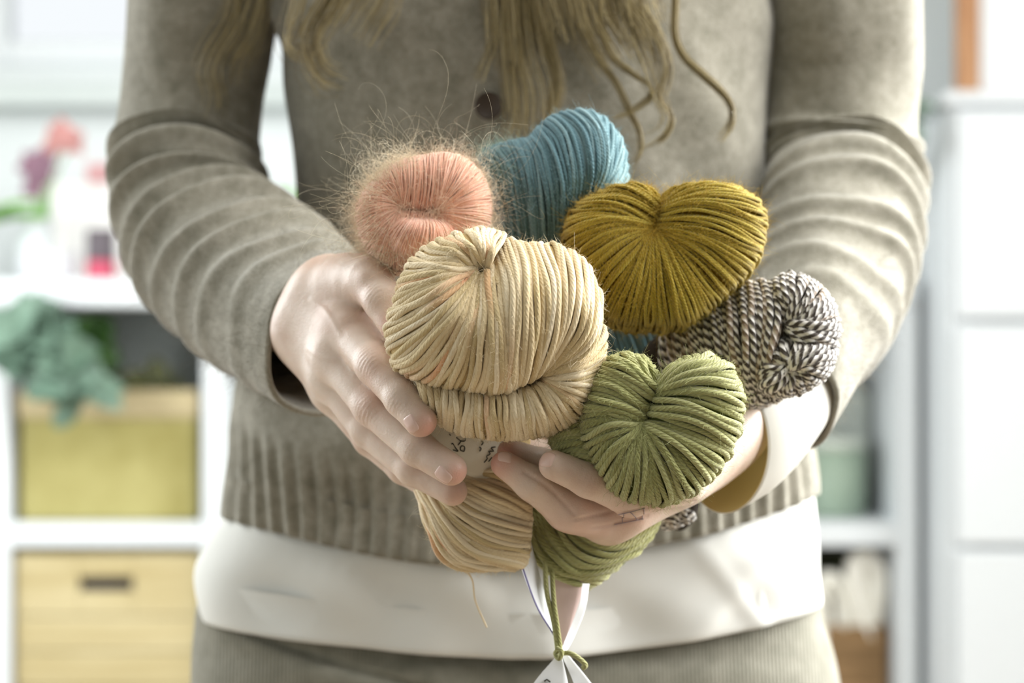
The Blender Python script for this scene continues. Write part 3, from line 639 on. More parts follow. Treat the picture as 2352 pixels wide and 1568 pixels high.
V2 = groove(V2, N2, [(1362, 1211, 1.16), (1410, 1206, 1.16), (1488, 1190, 1.16)], .0007, .0010)
V2 = groove(V2, N2, [(1205, 1082, 1.145), (1262, 1120, 1.145), (1318, 1178, 1.155)], .0010, .0013)
V1 = groove(V1, N1, [(722, 690, 1.22), (760, 720, 1.21), (790, 770, 1.2)], -.0005, .0016)
V1 = groove(V1, N1, [(715, 800, 1.22), (752, 822, 1.21), (800, 830, 1.2), (822, 860, 1.2)], -.0004, .0012)
# skin
sk = NT('skin'); n1 = sk.noise(26, 4); n2 = sk.noise(130, 3)
c = sk.ramp(n1, [(.34, s2l((204, 176, 158))), (.5, s2l((216, 194, 178))), (.68, s2l((224, 206, 192)))])
c = sk.mix(sk.attr('blush'), c, s2l((208, 154, 136)))
sk.col(c); sk.set(rough=.42, spec=.45, sss=.12); sk.b.inputs['Subsurface Radius'].default_value = (.006, .002, .001); sk.b.inputs['Subsurface Scale'].default_value = 1.0
vor = sk.n('ShaderNodeTexVoronoi'); vor.inputs['Scale'].default_value = 900; sk.l(sk.obj(), vor.inputs['Vector'])
sk.bump(sk.math('ADD', sk.math('MULTIPLY', vor.outputs[0], .35), sk.math('MULTIPLY', n2, 1.2)), .35, .0007); M_skin = sk.m
M_nail = plain('nail', (222, 190, 178), .22, .5, 0)
M_ink = plain('tattoo_ink', (158, 142, 144), .6, .2)
def blush(V, spots): return np.clip(sum(np.exp(-(np.linalg.norm(V - W(*s[:3]), axis=1) / s[3]) ** 2) * s[4] for s in spots), 0, 1)
b1_ = blush(V1, [(985, 985, 1.122, .010, .9), (1058, 1096, 1.126, .010, .9), (905, 750, 1.150, .010, .9), (1060, 1145, 1.145, .01, .5), (866, 838, 1.15, .012, .25), (858, 935, 1.16, .012, .25)])
b2_ = blush(V2, [(1145, 1060, 1.14, .011, .9), (1240, 1060, 1.128, .007, .35), (1155, 1035, 1.15, .010, .8), (1450, 1170, 1.16, .02, .35), (1330, 1200, 1.155, .02, .35)])
# arms and trunk under the clothes complete the body
def body_rest(P):
    d = cone(P, np.array((0, .2, 1.0)), np.array((0, .2, 1.28)), .095, .085)
    for c_, r_ in (((-.05, .2, 1.0), .09), ((.05, .2, 1.0), .09), ((-.08, .2, .93), .095), ((.08, .2, .93), .095), ((-.07, .2, 1.35), .09), ((.07, .2, 1.35), .09)):
        d = smin(d, np.linalg.norm(P - np.array(c_), axis=-1) - r_, .04)
    d = smin(d, cone(P, np.array((-.16, .2, 1.42)), np.array((.16, .2, 1.42)), .05, .05), .05)
    d = smin(d, cone(P, np.array((0, .2, 1.42)), np.array((0, .19, 1.53)), .055, .052), .03)
    for s, el, wr in ((-1, C1[225], C1[370]), (1, C2[228], C2[400])):
        CC = C1 if s < 0 else C2; d = smin(d, cone(P, CC[10], CC[120], .036, .034), .02); d = smin(d, cone(P, CC[120], el, .034, .030), .01); d = smin(d, cone(P, el, wr, .030, .024), .01)
        d = smin(d, cone(P, np.array((s * .10, .2, .88)), np.array((s * .10, .2, .5)), .078, .052), .03)
        d = smin(d, cone(P, np.array((s * .10, .2, .5)), np.array((s * .10, .21, .08)), .052, .034), .02)
        d = smin(d, cone(P, np.array((s * .10, .22, .045)), np.array((s * .12, .06, .032)), .036, .030), .02)
    return d
V3, Q3 = surface_net(body_rest, (-.36, -.02, -.01), (.36, .36, 1.62), .009)
pr = thing('person', 'person in an oatmeal wool cardigan over a white shirt holding yarn skeins in both hands', 'person', (0, .2, 0))
bd = build('body', [(V1, Q1, M_skin, {'blush': b1_}), (V2, Q2, M_skin, {'blush': b2_}), (V3, Q3, M_skin, {'blush': V3[:, 0] * 0})], pr)
def project(f, P, iters=24):
    P = np.asarray(P, float)
    for _ in range(iters): P = P - grad(f, P) * (f(P) * .9)[..., None]
    return P
def ray_to(f, P, dirv, iters=80):
    P = np.asarray(P, float) - nrm(np.asarray(dirv, float)) * .03
    for _ in range(iters): P = P + nrm(np.asarray(dirv, float)) * (np.clip(f(P), -.01, .01) * .7)[..., None]
    return P
def nail(f, c, tip, w, l, dirv):
    """thin curved plate hugging the finger; c,tip: photo-measured points; dirv: direction looking onto the nail"""
    c, tip = W(*c), W(*tip); d = nrm(tip - c); dirv = nrm(np.asarray(dirv, float)); s = nrm(np.cross(dirv, d))
    d = nrm(np.cross(s, dirv))
    u = np.linspace(-1, 1, 13); v = np.linspace(-1, 1, 15); U, Vv = np.meshgrid(u, v, indexing='ij')
    # superelliptic outline
    Us = U * np.sqrt(np.clip(1 - .85 * np.abs(Vv) ** 3.2, 0, 1)); P = c + s * (Us * w / 2)[..., None] + d * (Vv * l / 2)[..., None]
    G = ray_to(f, P, dirv); N = grad(f, G); edge = np.maximum(np.abs(U), np.abs(Vv)); top = G + N * (.00028 - .0006 * (edge > .97) - .00025 * (Vv < -.8))[..., None]
    return gridmesh(top)
for f, c_, t_, w_, l_, dd in ((f1, (946, 972, 1.122), (972, 1003, 1.122), .0088, .0112, (.75, .72, .45)), (f1, (1022, 1084, 1.130), (1052, 1106, 1.130), .0092, .0112, (.35, .9, .6)),
                              (f2, (1256, 1052, 1.124), (1236, 1040, 1.124), .0100, .0100, (.35, .8, -.62)), (f2, (1160, 1050, 1.138), (1138, 1044, 1.138), .0075, .0085, (.2, .55, -.9))):
    v, q = nail(f, c_, t_, w_, l_, dd); build('fingernail', [(v, q, M_nail)], pr)
tat = []
for a, b in (((1418, 1181), (1476, 1166)), ((1412, 1205), (1480, 1192)), ((1429, 1178), (1431, 1201)), ((1444, 1176), (1466, 1194)), ((1474, 1166), (1478, 1192))):
    P = np.stack([W(a[0] + (b[0] - a[0]) * t, a[1] + (b[1] - a[1]) * t, 1.16) for t in np.linspace(0, 1, 9)]); G = ray_to(f2, P, (0, 1, -.07))
    tat.append(G + grad(f2, G) * .00002)
build('tattoo', [tubes(np.array(tat), .00028, 6)[:2] + (M_ink,)], pr)
# ------------------------------------------------------------------ clothes and hair objects
wf = []
for (C_, T_, a_, b_), i0, n_ in ((( C1, T1, a1, b1), 300, 5200), ((C2, T2, a2, b2), 230, 3000)):
    r_ = np.random.default_rng(i0); ii = r_.integers(i0, len(C_), n_); ph = r_.uniform(0, 2 * PI, n_)
    rad = a_[ii] * np.cos(ph)[:, None] + b_[ii] * np.sin(ph)[:, None]; N_ = nrm(rad); P0 = C_[ii] + rad * 1.0
    D_ = nrm(N_ + r_.normal(0, .7, (n_, 3))); L_ = r_.gamma(3, .0016, n_) + .002; cv = r_.normal(0, .5, (n_, 3)); t_ = np.linspace(0, 1, 5)
    X_ = P0[:, None] + D_[:, None] * (t_ * L_[:, None])[..., None] + cv[:, None] * (L_[:, None] * t_ ** 2 * .7)[..., None]
    v_, q_, at_ = tubes(X_, .00006, 3, rnd=r_.random(n_)); wf.append((v_, q_, M_wool))
cg = build('cardigan', cardigan_parts + wf, pr)
M_btn = plain('brown_button', (74, 62, 52), .5, .4, .2, 60)
for px, py in ((1122, 243), (1118, -160), (1126, 640)):
    hh = .1185; bc = W(px, py, DC - hh - .0008 if py < 500 else DC - .109)
    prof = [(0, -.002), (.0085, -.002), (.0098, 0), (.0095, .0016), (.0080, .0012), (.0072, .0004), (0, .0004)]
    a = np.arange(32) / 32 * 2 * PI; prof = np.array(prof)
    G = np.stack([np.outer(prof[:, 0], np.cos(a)), -np.outer(prof[:, 1], np.ones(32)), np.outer(prof[:, 0], np.sin(a))], -1) + bc
    v, q = gridmesh(G, closed_v=True)
    bt = build('button', [(v, q, M_btn)], cg)
    hl = [ball(bc + (x, -.0012, z), (.0011, .0008, .0011), 10, 6) + (M_ink,) for x in (-.0022, .0022) for z in (-.0022, .0022)]
    build('thread_hole', hl, bt) if False else None
sh_ = build('shirt', [(VS, QS, M_cotton)], pr)
v, q = sc_
nq = len(q); ncol = 96; outer = q[: (90) * ncol]; inner = q[(90) * ncol:]
build('shirt_cuff', [(v, outer, M_cuff), (v, inner, M_lining)], sh_)
tz = build('trousers', [(VT, QT, M_trouser)] + legs, pr)
# hair: long wavy locks in front of the cardigan
hr = NT('hair_blonde'); rn = hr.attr('rnd'); hr.col(hr.ramp(rn, [(.1, s2l((104, 91, 60))), (.5, s2l((142, 126, 86))), (.9, s2l((182, 166, 122)))])); hr.set(rough=.42, spec=.4); M_hair = hr.m
def lock(ctrl, n, spread, rad=.00021, seed=0, wav=.004, taper=.3, m=70):
    n = int(n * .95); spread = spread * 1.4
    r = np.random.default_rng(seed); P = catmull([W(*c) for c in ctrl], m); T = nrm(np.gradient(P, axis=0)); s = nrm(np.cross(T, (0, 1, 0))); b = np.cross(s, T); t = np.linspace(0, 1, m)
    L = []
    for k in range(n):
        a, q_ = r.random() * 2 * PI, math.sqrt(r.random()); env = spread * (taper + (1 - taper) * np.abs(np.cos(t * PI * .9 + r.normal(0, .2)))) * q_
        w = wav * np.sin(t * r.uniform(5, 9) + r.random() * 6) * r.uniform(.1, 1) * t; tt = t * r.uniform(.93, 1.0)
        X = np.stack([np.interp(tt, t, P[:, i]) for i in range(3)], -1)
        L.append(X + s * (env * math.cos(a) + w)[:, None] + b * (env * math.sin(a) * .5)[:, None])
    R = rad * 1.15 * (1 - .4 * t ** 4); v_, q2, at = tubes(np.array(L), np.broadcast_to(R, (n, m)), 4, rnd=r.random(n)); return (v_, q2, M_hair, at)
Dh = 1.368
locks = [lock([(1330, -900, 1.44), (1330, -300, 1.372), (1330, -60, 1.366), (1345, 30, 1.366), (1362, 95, 1.366)], 170, .026, seed=31, taper=.9, wav=.006),
         lock([(1440, -900, 1.44), (1440, -300, 1.372), (1430, -60, 1.366), (1445, 40, 1.366), (1470, 110, 1.366)], 150, .020, seed=32, taper=.8, wav=.006),
         lock([(1190, -900, 1.44), (1190, -300, 1.372), (1185, -60, 1.370), (1195, 60, 1.370), (1205, 160, 1.370)], 110, .020, seed=33, taper=.9, wav=.005),
         lock([(860, -900, 1.44), (860, -300, 1.376), (840, -60, 1.372), (800, 20, 1.372), (770, 70, 1.372)], 110, .022, seed=34, taper=.9, wav=.005),
         lock([(560, -900, 1.46), (560, -400, 1.42), (545, -100, 1.43), (535, 40, 1.43), (492, 120, 1.432), (478, 165, 1.435), (492, 220, 1.44), (482, 275, 1.445)], 34, .008, seed=1),
         lock([(620, -900, 1.46), (600, -400, 1.42), (590, -80, 1.43), (560, 60, 1.43), (520, 130, 1.432), (510, 190, 1.44)], 60, .016, seed=2),
         lock([(760, -900, 1.42), (800, -400, 1.38), (770, -60, Dh), (715, 70, Dh), (722, 130, Dh), (748, 172, Dh), (800, 192, Dh)], 60, .007, seed=3),
         lock([(700, -900, 1.42), (740, -300, 1.38), (690, -40, Dh), (668, 60, Dh), (662, 110, Dh), (700, 130, Dh), (760, 120, Dh)], 30, .006, seed=4),
         lock([(800, -900, 1.42), (850, -300, 1.38), (800, -40, Dh), (735, 80, Dh), (715, 140, Dh), (725, 180, Dh), (778, 180, Dh)], 26, .009, seed=5),
         lock([(1130, -900, 1.42), (1150, -300, 1.37), (1128, -20, Dh), (1134, 80, Dh), (1110, 150, Dh), (1095, 190, Dh)], 26, .0025, seed=6),
         lock([(1180, -900, 1.42), (1200, -300, 1.37), (1175, -20, Dh), (1180, 130, Dh), (1190, 250, Dh), (1180, 340, Dh)], 90, .0075, seed=7, taper=.6),
         lock([(1280, -900, 1.42), (1290, -300, 1.37), (1220, -20, Dh), (1258, 100, Dh), (1282, 190, Dh), (1262, 260, Dh), (1238, 330, Dh)], 80, .0042, seed=8, taper=.5),
         lock([(1230, -900, 1.42), (1240, -300, 1.37), (1200, -20, Dh), (1210, 120, Dh), (1235, 220, Dh), (1230, 330, Dh)], 40, .012, seed=9, taper=.6),
         lock([(1360, -900, 1.42), (1360, -300, 1.36), (1340, -20, 1.36), (1352, 80, 1.36), (1378, 142, 1.36), (1412, 184, 1.36), (1436, 230, 1.36), (1452, 268, 1.36), (1468, 300, 1.36), (1470, 345, 1.36), (1442, 392, 1.36)], 60, .0022, seed=10, taper=.5, wav=.001),
         lock([(1390, -900, 1.42), (1390, -300, 1.36), (1380, -20, 1.357), (1378, 60, 1.357), (1402, 128, 1.357), (1442, 160, 1.357), (1484, 190, 1.357), (1502, 212, 1.357), (1480, 236, 1.357), (1440, 260, 1.357), (1402, 272, 1.357)], 46, .0020, seed=11, taper=.4, wav=.0008),
         lock([(1430, -900, 1.42), (1430, -300, 1.36), (1430, -20, 1.36), (1460, 25, 1.36), (1500, 80, 1.36), (1524, 150, 1.36), (1521, 190, 1.36), (1506, 232, 1.36)], 70, .0050, seed=12, taper=.25),
         lock([(1480, -900, 1.42), (1480, -300, 1.36), (1470, -20, 1.362), (1496, 60, 1.362), (1534, 122, 1.362), (1532, 170, 1.362), (1512, 206, 1.362), (1520, 236, 1.362), (1546, 262, 1.362), (1536, 302, 1.362), (1502, 334, 1.362), (1472, 346, 1.362)], 44, .0018, seed=13, taper=.5, wav=.0008),
         lock([(1470, -900, 1.42), (1470, -300, 1.36), (1450, -20, 1.358), (1462, 80, 1.358), (1490, 150, 1.358), (1512, 220, 1.358), (1535, 270, 1.358), (1515, 312, 1.358), (1480, 325, 1.358)], 24, .0050, seed=17, taper=.3),
         lock([(1400, -900, 1.42), (1400, -300, 1.36), (1370, -20, 1.364), (1372, 40, 1.364), (1400, 90, 1.364), (1440, 150, 1.364)], 150, .018, seed=14, taper=.5),
         lock([(1440, -900, 1.42), (1440, -300, 1.36), (1420, -20, 1.36), (1450, 40, 1.36), (1490, 100, 1.36), (1510, 160, 1.36)], 60, .009, seed=18, taper=.4),
         lock([(1560, -900, 1.43), (1570, -300, 1.37), (1553, -20, Dh), (1550, 75, Dh), (1570, 130, Dh), (1612, 170, Dh), (1654, 207, Dh), (1682, 248, Dh), (1678, 288, Dh), (1648, 328, Dh)], 60, .0021, seed=15, taper=.45, wav=.0008)]
build('hair', locks, pr)
# ------------------------------------------------------------------ yarn skeins
def hw(P, d0):
    """(x, y, h): photograph position and height towards the viewer, all in the same small unit, around distance d0"""
    P = np.asarray(P, float); return W(P[..., 0], P[..., 1], d0 - P[..., 2] * d0 / FPX)
def across(Gd, n, jit=.25, even=None):
    g, m, _ = Gd.shape; d = np.linalg.norm(np.diff(Gd, axis=0), axis=-1).max(1) * .6 + np.linalg.norm(np.diff(Gd, axis=0), axis=-1).mean(1) * .4
    cum = np.concatenate([[0], np.cumsum(d)]); base = (np.arange(n) + .5) / n
    s = np.clip(base + RNG.uniform(-jit, jit, n) / n, 0, 1) * cum[-1]
    def at(s):
        i = np.clip(np.searchsorted(cum, s, 'right') - 1, 0, g - 2); u = ((s - cum[i]) / d[i])[:, None, None]
        E = np.concatenate([2 * Gd[:1] - Gd[1:2], Gd, 2 * Gd[-1:] - Gd[-2:-1]]); a, b, c, e = E[i], E[i + 1], E[i + 2], E[i + 3]
        return .5 * (2 * b + (c - a) * u + (2 * a - 5 * b + 4 * c - e) * u ** 2 + (3 * b - a - 3 * c + e) * u ** 3)
    return at(s), at(np.linspace(0, cum[-1], max(12, n // 3)))
def relax(S, r, lay=1.0, wob=1.0):
    """small natural irregularity: strands ride over one another and wander a little (units of the strand radius)"""
    n, m, _ = S.shape; t = np.linspace(0, 1, m); k1, k2 = RNG.uniform(1, 3, (n, 1)), RNG.uniform(2, 5, (n, 1)); p1, p2 = RNG.uniform(0, 6.3, (n, 1)), RNG.uniform(0, 6.3, (n, 1))
    lat = r * wob * (.55 * np.sin(k1 * 3 * t + p1) + .3 * np.sin(k2 * 4 * t + p2)); up = r * lay * (RNG.uniform(-.6, .9, (n, 1)) + .4 * np.sin(k1 * 2.5 * t + p2))
    T = nrm(np.gradient(S[..., :2], axis=1)); S = S.copy(); S[..., 0] += -T[..., 1] * lat; S[..., 1] += T[..., 0] * lat; S[..., 2] += up
    return S
def patch(guides, n, r, m=44, lay=1.0, wob=1.0, jit=.25):
    Gd = np.stack([catmull(g, m) for g in guides]); S, C = across(Gd, n, jit); C = C.copy(); C[..., 2] -= r * 1.1
    return relax(S, r, lay, wob), C
def apple(outline, dimple, H, hd, n, r, m=46, notch=None, nw=70, nd=.55, bow=0, swirl=0, back=(0, 0, 60), peak=.5, aend=1.42, fl=.8, lay=1.0, wob=1.0, extra=None, crease=None):
    O = catmull(outline, 400, True); D = np.array(dimple, float)
    def make(k, jit):
        idx = ((np.arange(k) + RNG.uniform(-jit, jit, k)) / k * 400) % 400; i0 = np.floor(idx).astype(int); f = (idx - i0)[:, None]
        P = O[i0 % 400] * (1 - f) + O[(i0 + 1) % 400] * f; DD = np.broadcast_to(D, P.shape)
        if crease is not None:
            K0, K1 = np.array(crease[0], float), np.array(crease[1], float); dk = nrm(K0 - K1); s = np.clip(((P - K1) @ dk) / crease[2], 0, 1); DD = K1 + (K0 - K1) * s[:, None]
        vec = P - DD; R = np.linalg.norm(vec, axis=1); Rm = np.percentile(R, 85)
        Hh = H * np.clip(R / Rm, .05, 1.05) ** .55
        if notch is not None: Hh = Hh * (1 - nd * np.exp(-(np.linalg.norm(P - np.array(notch), axis=1) / nw) ** 2))
        if extra is not None: Hh = Hh * extra(P)
        hdl = np.minimum(hd, Hh * .9)
        a = np.linspace(.02, PI * aend, m); rho = (.5 - .5 * np.cos(a)); rho = np.where(a < PI, rho ** (math.log(peak) / math.log(.5)), rho); sa = np.abs(np.sin(a)) ** fl * np.sign(np.sin(a))
        h = np.where(a < PI / 2, hdl[:, None] + (Hh - hdl)[:, None] * sa, np.where(a < PI, Hh[:, None] * sa, back[2] * sa))
        bk = np.clip(-np.sin(a), 0, 1); ang = np.arctan2(vec[:, 1], vec[:, 0])[:, None] + (swirl * (1 - rho) ** 1.5)[None] + 0 * R[:, None]
        X = DD[:, :1] + np.cos(ang) * R[:, None] * rho + back[0] * bk; Y = DD[:, 1:] + np.sin(ang) * R[:, None] * rho + back[1] * bk - bow * np.sin(PI * np.clip(rho, 0, 1)) * (a < PI) * np.abs(np.cos(ang))
        return np.stack([X, Y, h + 0 * X], -1)
    S = make(n, .3); C = make(max(60, n // 2), 0); cD = np.array([D[0], D[1]]); C[..., :2] = cD + (C[..., :2] - cD) * (1 - r * .9 / 200); C[..., 2] -= r * 1.1
    C = np.concatenate([C, C[:1]])
    return relax(S, r, lay, wob), C
def skein_parts(sets, mat, core, sides=6, grade=None):
    """sets: (strands, core grid, d0, radius) -> mesh parts and world paths"""
    out, paths = [], []
    for S, C, d0, r in sets:
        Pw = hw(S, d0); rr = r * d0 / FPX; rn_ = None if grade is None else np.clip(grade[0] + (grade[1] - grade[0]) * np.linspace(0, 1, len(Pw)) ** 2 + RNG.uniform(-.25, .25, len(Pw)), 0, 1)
        v, q, at = tubes(Pw, rr * RNG.uniform(.88, 1.1, len(Pw)), sides, rnd=rn_); out.append((v, q, mat, at)); paths.append(Pw)
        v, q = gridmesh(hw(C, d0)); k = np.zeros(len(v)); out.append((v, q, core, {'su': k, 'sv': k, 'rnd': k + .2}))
    return out, paths
def fuzz(paths, centre, n, length, rad, mat, curl=1.0, m=6, sel=None, outw=.7, seed=1, w=None, off=.0012):
    if w is None: w = lambda P: (P[:, 1] < centre[1] + .012) + 1e-9
    """fine loose fibres rooted on the strands"""
    r = np.random.default_rng(seed); P = np.concatenate([p.reshape(-1, 3) for p in paths]); T = np.concatenate([nrm(np.gradient(p, axis=1)).reshape(-1, 3) for p in paths])
    if sel is not None: ok = sel(P); P, T = P[ok], T[ok]
    pr_ = None
    if w is not None: pr_ = w(P); pr_ = pr_ / pr_.sum()
    i = r.choice(len(P), n, p=pr_); N = nrm(nrm(P[i] - np.array(centre)) + np.array([0, -.45, 0])); R0 = P[i] + N * off; D0 = nrm(N * outw * .8 + T[i] * r.normal(0, 1.0, (n, 1)) + r.normal(0, .5, (n, 3)))
    L = length * r.gamma(2.2, .45, n); b1, b2 = r.normal(0, curl, (n, 3)), r.normal(0, curl, (n, 3)); t = np.linspace(0, 1, m)
    ph = r.uniform(0, 6.3, (n, 1)); fr = r.uniform(2, 5, (n, 1))
    X = R0[:, None] + D0[:, None] * (t * L[:, None])[..., None] + b1[:, None] * (L[:, None] * .35 * t ** 2)[..., None] + b2[:, None] * (L[:, None] * .16 * curl * (np.sin(fr * t + ph) - np.sin(ph)))[..., None]
    v, q, at = tubes(X, np.broadcast_to(rad * (1 - .5 * t), (n, m)), 3, rnd=r.random(n)); return (v, q, mat, at)
def curls(paths, centre, n, length, rad, mat, seed=1, w=None, m=22):
    """long mohair fibres that wander and curl"""
    r = np.random.default_rng(seed); P = np.concatenate([p.reshape(-1, 3) for p in paths]); q_ = w(P); i = r.choice(len(P), n, p=q_ / q_.sum()); X = P[i]; N = nrm(X - np.array(centre))
    D = nrm(N * .9 + r.normal(0, .55, (n, 3)) + np.array([-.15, 0, .25])); L = length * r.gamma(3, .36, n); ax = nrm(r.normal(0, 1, (n, 3))); k = r.normal(0, 1, n) * 2.6 + np.sign(r.normal(0, 1, n)) * 1.4; out = [X]
    ax2 = nrm(r.normal(0, 1, (n, 3)))
    for s in range(m - 1):
        a = ax * math.cos(s / m * 2.5) + ax2 * math.sin(s / m * 2.5); D = nrm(D + np.cross(a, D) * (k * 4.2 / m)[:, None] + N * .012); X = X + D * (L / (m - 1))[:, None]; out.append(X)
    v, q, at = tubes(np.stack(out, 1), np.broadcast_to(rad * (1 - .4 * np.linspace(0, 1, m)), (n, m)), 3, rnd=r.random(n)); return (v, q, mat, at)
def fibre_mat(name, a, b):
    t = NT(name); t.col(t.ramp(t.attr('rnd'), [(0, s2l(a)), (1, s2l(b))])); t.set(rough=.6, spec=.3); return t.m
def ctr(px, py, d): return W(px, py, d)

# --- cream skein: big folded front loop, fan of strands below, lower tail
Ycream = yarn('cream_yarn', [(.15, (186, 166, 118)), (.42, (216, 196, 156)), (.75, (238, 224, 196))], 1.7, 3, .25, fleck=((214, 142, 98), .61, 6.0), var=.45)
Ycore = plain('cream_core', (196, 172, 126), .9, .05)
g_up = [[(1112, 615, 70), (1138, 588, 98), (1156, 556, 62), (1160, 542, 0), (1150, 560, -60)],
        [(1108, 612, 70), (1110, 566, 104), (1104, 536, 60), (1102, 529, 0), (1104, 560, -60)],
        [(1100, 614, 70), (1062, 572, 108), (1026, 556, 60), (1016, 556, 0), (1040, 600, -60)],
        [(1095, 618, 70), (1030, 606, 112), (966, 602, 60), (945, 606, 0), (980, 650, -60)],
        [(1095, 622, 75), (1012, 642, 122), (932, 668, 70), (908, 688, 0), (950, 720, -60)],
        [(1097, 625, 80), (1008, 690, 134), (922, 745, 70), (891, 770, 0), (950, 780, -60)],
        [(1100, 628, 80), (1030, 725, 147), (945, 815, 85), (908, 838, 10), (930, 830, -50)],
        [(1104, 630, 85), (1060, 740, 152), (1006, 835, 112), (970, 874, 40), (980, 860, -20)],
        [(1108, 632, 85), (1092, 750, 157), (1068, 845, 124), (1050, 888, 62), (1052, 880, 0)],
        [(1122, 618, 80), (1138, 740, 162), (1136, 850, 128), (1130, 899, 66), (1130, 888, 0)],
        [(1152, 560, -60), (1160, 566, 20), (1182, 650, 142), (1186, 760, 162), (1180, 856, 122), (1174, 892, 64), (1172, 880, 0)],
        [(1200, 620, -60), (1204, 560, 0), (1228, 650, 137), (1230, 760, 157), (1216, 846, 112), (1206, 876, 62), (1200, 866, 0)],
        [(1250, 620, -60), (1255, 560, 0), (1278, 650, 127), (1276, 750, 147), (1246, 836, 102), (1230, 864, 62), (1222, 854, 0)],
        [(1300, 640, -60), (1312, 578, 0), (1328, 660, 112), (1322, 745, 132), (1272, 826, 92), (1244, 856, 60), (1234, 848, 0)],
        [(1335, 660, -60), (1352, 620, 0), (1364, 690, 92), (1348, 765, 117), (1288, 830, 86), (1250, 858, 58), (1240, 850, 0)],
        [(1352, 700, -60), (1378, 690, 0), (1381, 745, 72), (1356, 795, 96), (1300, 838, 82), (1253, 860, 56), (1244, 852, 0)]]
g_lo = [[(1244, 856, 30), (1262, 858, 72), (1318, 835, 98), (1366, 790, 70), (1387, 745, 0), (1350, 740, -60)],
        [(1246, 862, 30), (1264, 864, 72), (1325, 860, 96), (1372, 842, 52), (1386, 822, 0), (1350, 810, -60)],
        [(1246, 868, 30), (1260, 874, 72), (1318, 893, 94), (1356, 900, 52), (1368, 895, 0), (1330, 870, -60)],
        [(1240, 874, 30), (1252, 884, 70), (1292, 922, 88), (1322, 950, 45), (1330, 954, -5), (1300, 920, -60)],
        [(1220, 880, 20), (1232, 895, 68), (1254, 945, 84), (1270, 980, 40), (1272, 990, -10), (1250, 950, -60)],
        [(1180, 885, 10), (1188, 905, 62), (1200, 955, 82), (1208, 995, 35), (1208, 1004, -10), (1195, 960, -60)],
        [(1130, 890, 10), (1130, 910, 60), (1132, 955, 80), (1138, 996, 30), (1138, 1005, -15), (1135, 960, -60)],
        [(1070, 882, 5), (1068, 900, 52), (1066, 945, 70), (1062, 984, 25), (1064, 994, -15), (1080, 950, -60)],
        [(1010, 872, 0), (1006, 890, 44), (1006, 925, 60), (1010, 958, 20), (1014, 970, -15), (1040, 930, -60)],
        [(955, 850, 0), (960, 868, 28), (966, 896, 42), (976, 930, 10), (984, 942, -20), (1010, 900, -60)]]
g_tail = [[(1075, 1082, -10), (1110, 1078, 30), (1160, 1086, 40), (1215, 1115, 0), (1216, 1120, -60)],
          [(1030, 1095, -5), (1080, 1120, 45), (1150, 1146, 50), (1214, 1172, 0), (1212, 1175, -60)],
          [(992, 1100, -5), (1050, 1165, 55), (1125, 1210, 55), (1210, 1232, 0), (1206, 1230, -60)],
          [(972, 1108, -10), (1020, 1195, 50), (1095, 1262, 52), (1200, 1290, 0), (1196, 1286, -60)],
          [(962, 1118, -30), (998, 1215, 35), (1050, 1285, 35), (1150, 1304, -5), (1150, 1296, -60)],
          [(962, 1130, -50), (985, 1215, 5), (1014, 1275, 5), (1060, 1306, -10), (1070, 1290, -60)]]
U = patch(g_up, 92, 7.4, 60); Lw = patch(g_lo, 74, 6.6, 40); Tl = patch(g_tail, 46, 6.6, 40, lay=1.6)
ps, paths = skein_parts([U + (1.135, 7.4), Lw + (1.137, 6.6), Tl + (1.178, 6.8)], Ycream, Ycore, 8)
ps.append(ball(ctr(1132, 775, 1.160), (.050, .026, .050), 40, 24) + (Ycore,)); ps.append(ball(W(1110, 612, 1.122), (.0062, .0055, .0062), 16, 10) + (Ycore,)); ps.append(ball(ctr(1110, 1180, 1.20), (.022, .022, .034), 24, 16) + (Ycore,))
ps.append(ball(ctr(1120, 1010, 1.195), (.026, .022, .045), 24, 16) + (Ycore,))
ps.append(fuzz(paths, ctr(1140, 780, 1.17), 15000, .0026, .00007, fibre_mat('cream_fibre', (222, 202, 160), (246, 234, 206)), .8, 5, seed=2, off=.0019))
cs = thing('yarn_skein', 'large cream and peach flecked yarn skein in the middle with a paper band', 'yarn', tuple(ctr(1140, 900, 1.16)), 'hand dyed yarn skeins held in both hands')
build('yarn', ps, cs)
def dband(px, py): return 1.1505 + .00009 * (np.asarray(px) - 935) * .9 + .00000045 * (np.asarray(py) - 1040) ** 2
build('loose_thread', [(lambda t: (t[0], t[1], Ycream, t[2]))(tubes(catmull([W(1060, 1298, 1.185), W(1084, 1330, 1.19), (W(1092, 1380, 1.20)), W(1118, 1440, 1.21)], 30)[None], .00055, 6))], cs)
bu = catmull([(930, 832), (962, 900), (998, 948), (1080, 980), (1190, 985)], 40); bl = catmull([(922, 842), (948, 915), (985, 1000), (1068, 1088), (1160, 1100)], 40)
tt = np.linspace(0, 1, 12)[:, None, None]; B2 = bu[None] * (1 - tt) + bl[None] * tt; BG = W(B2[..., 0], B2[..., 1], dband(B2[..., 0], B2[..., 1]))
M_paper = plain('cream_paper', (250, 247, 232), .75, .15, .03, 30)
Gb = np.concatenate([BG, (BG + np.array([0, .0005, 0]))[::-1]]); v, q = gridmesh(Gb); pb_ = build('paper_band', [(v, q, M_paper)], cs)
M_pen = plain('ink', (62, 60, 52), .6, .2)
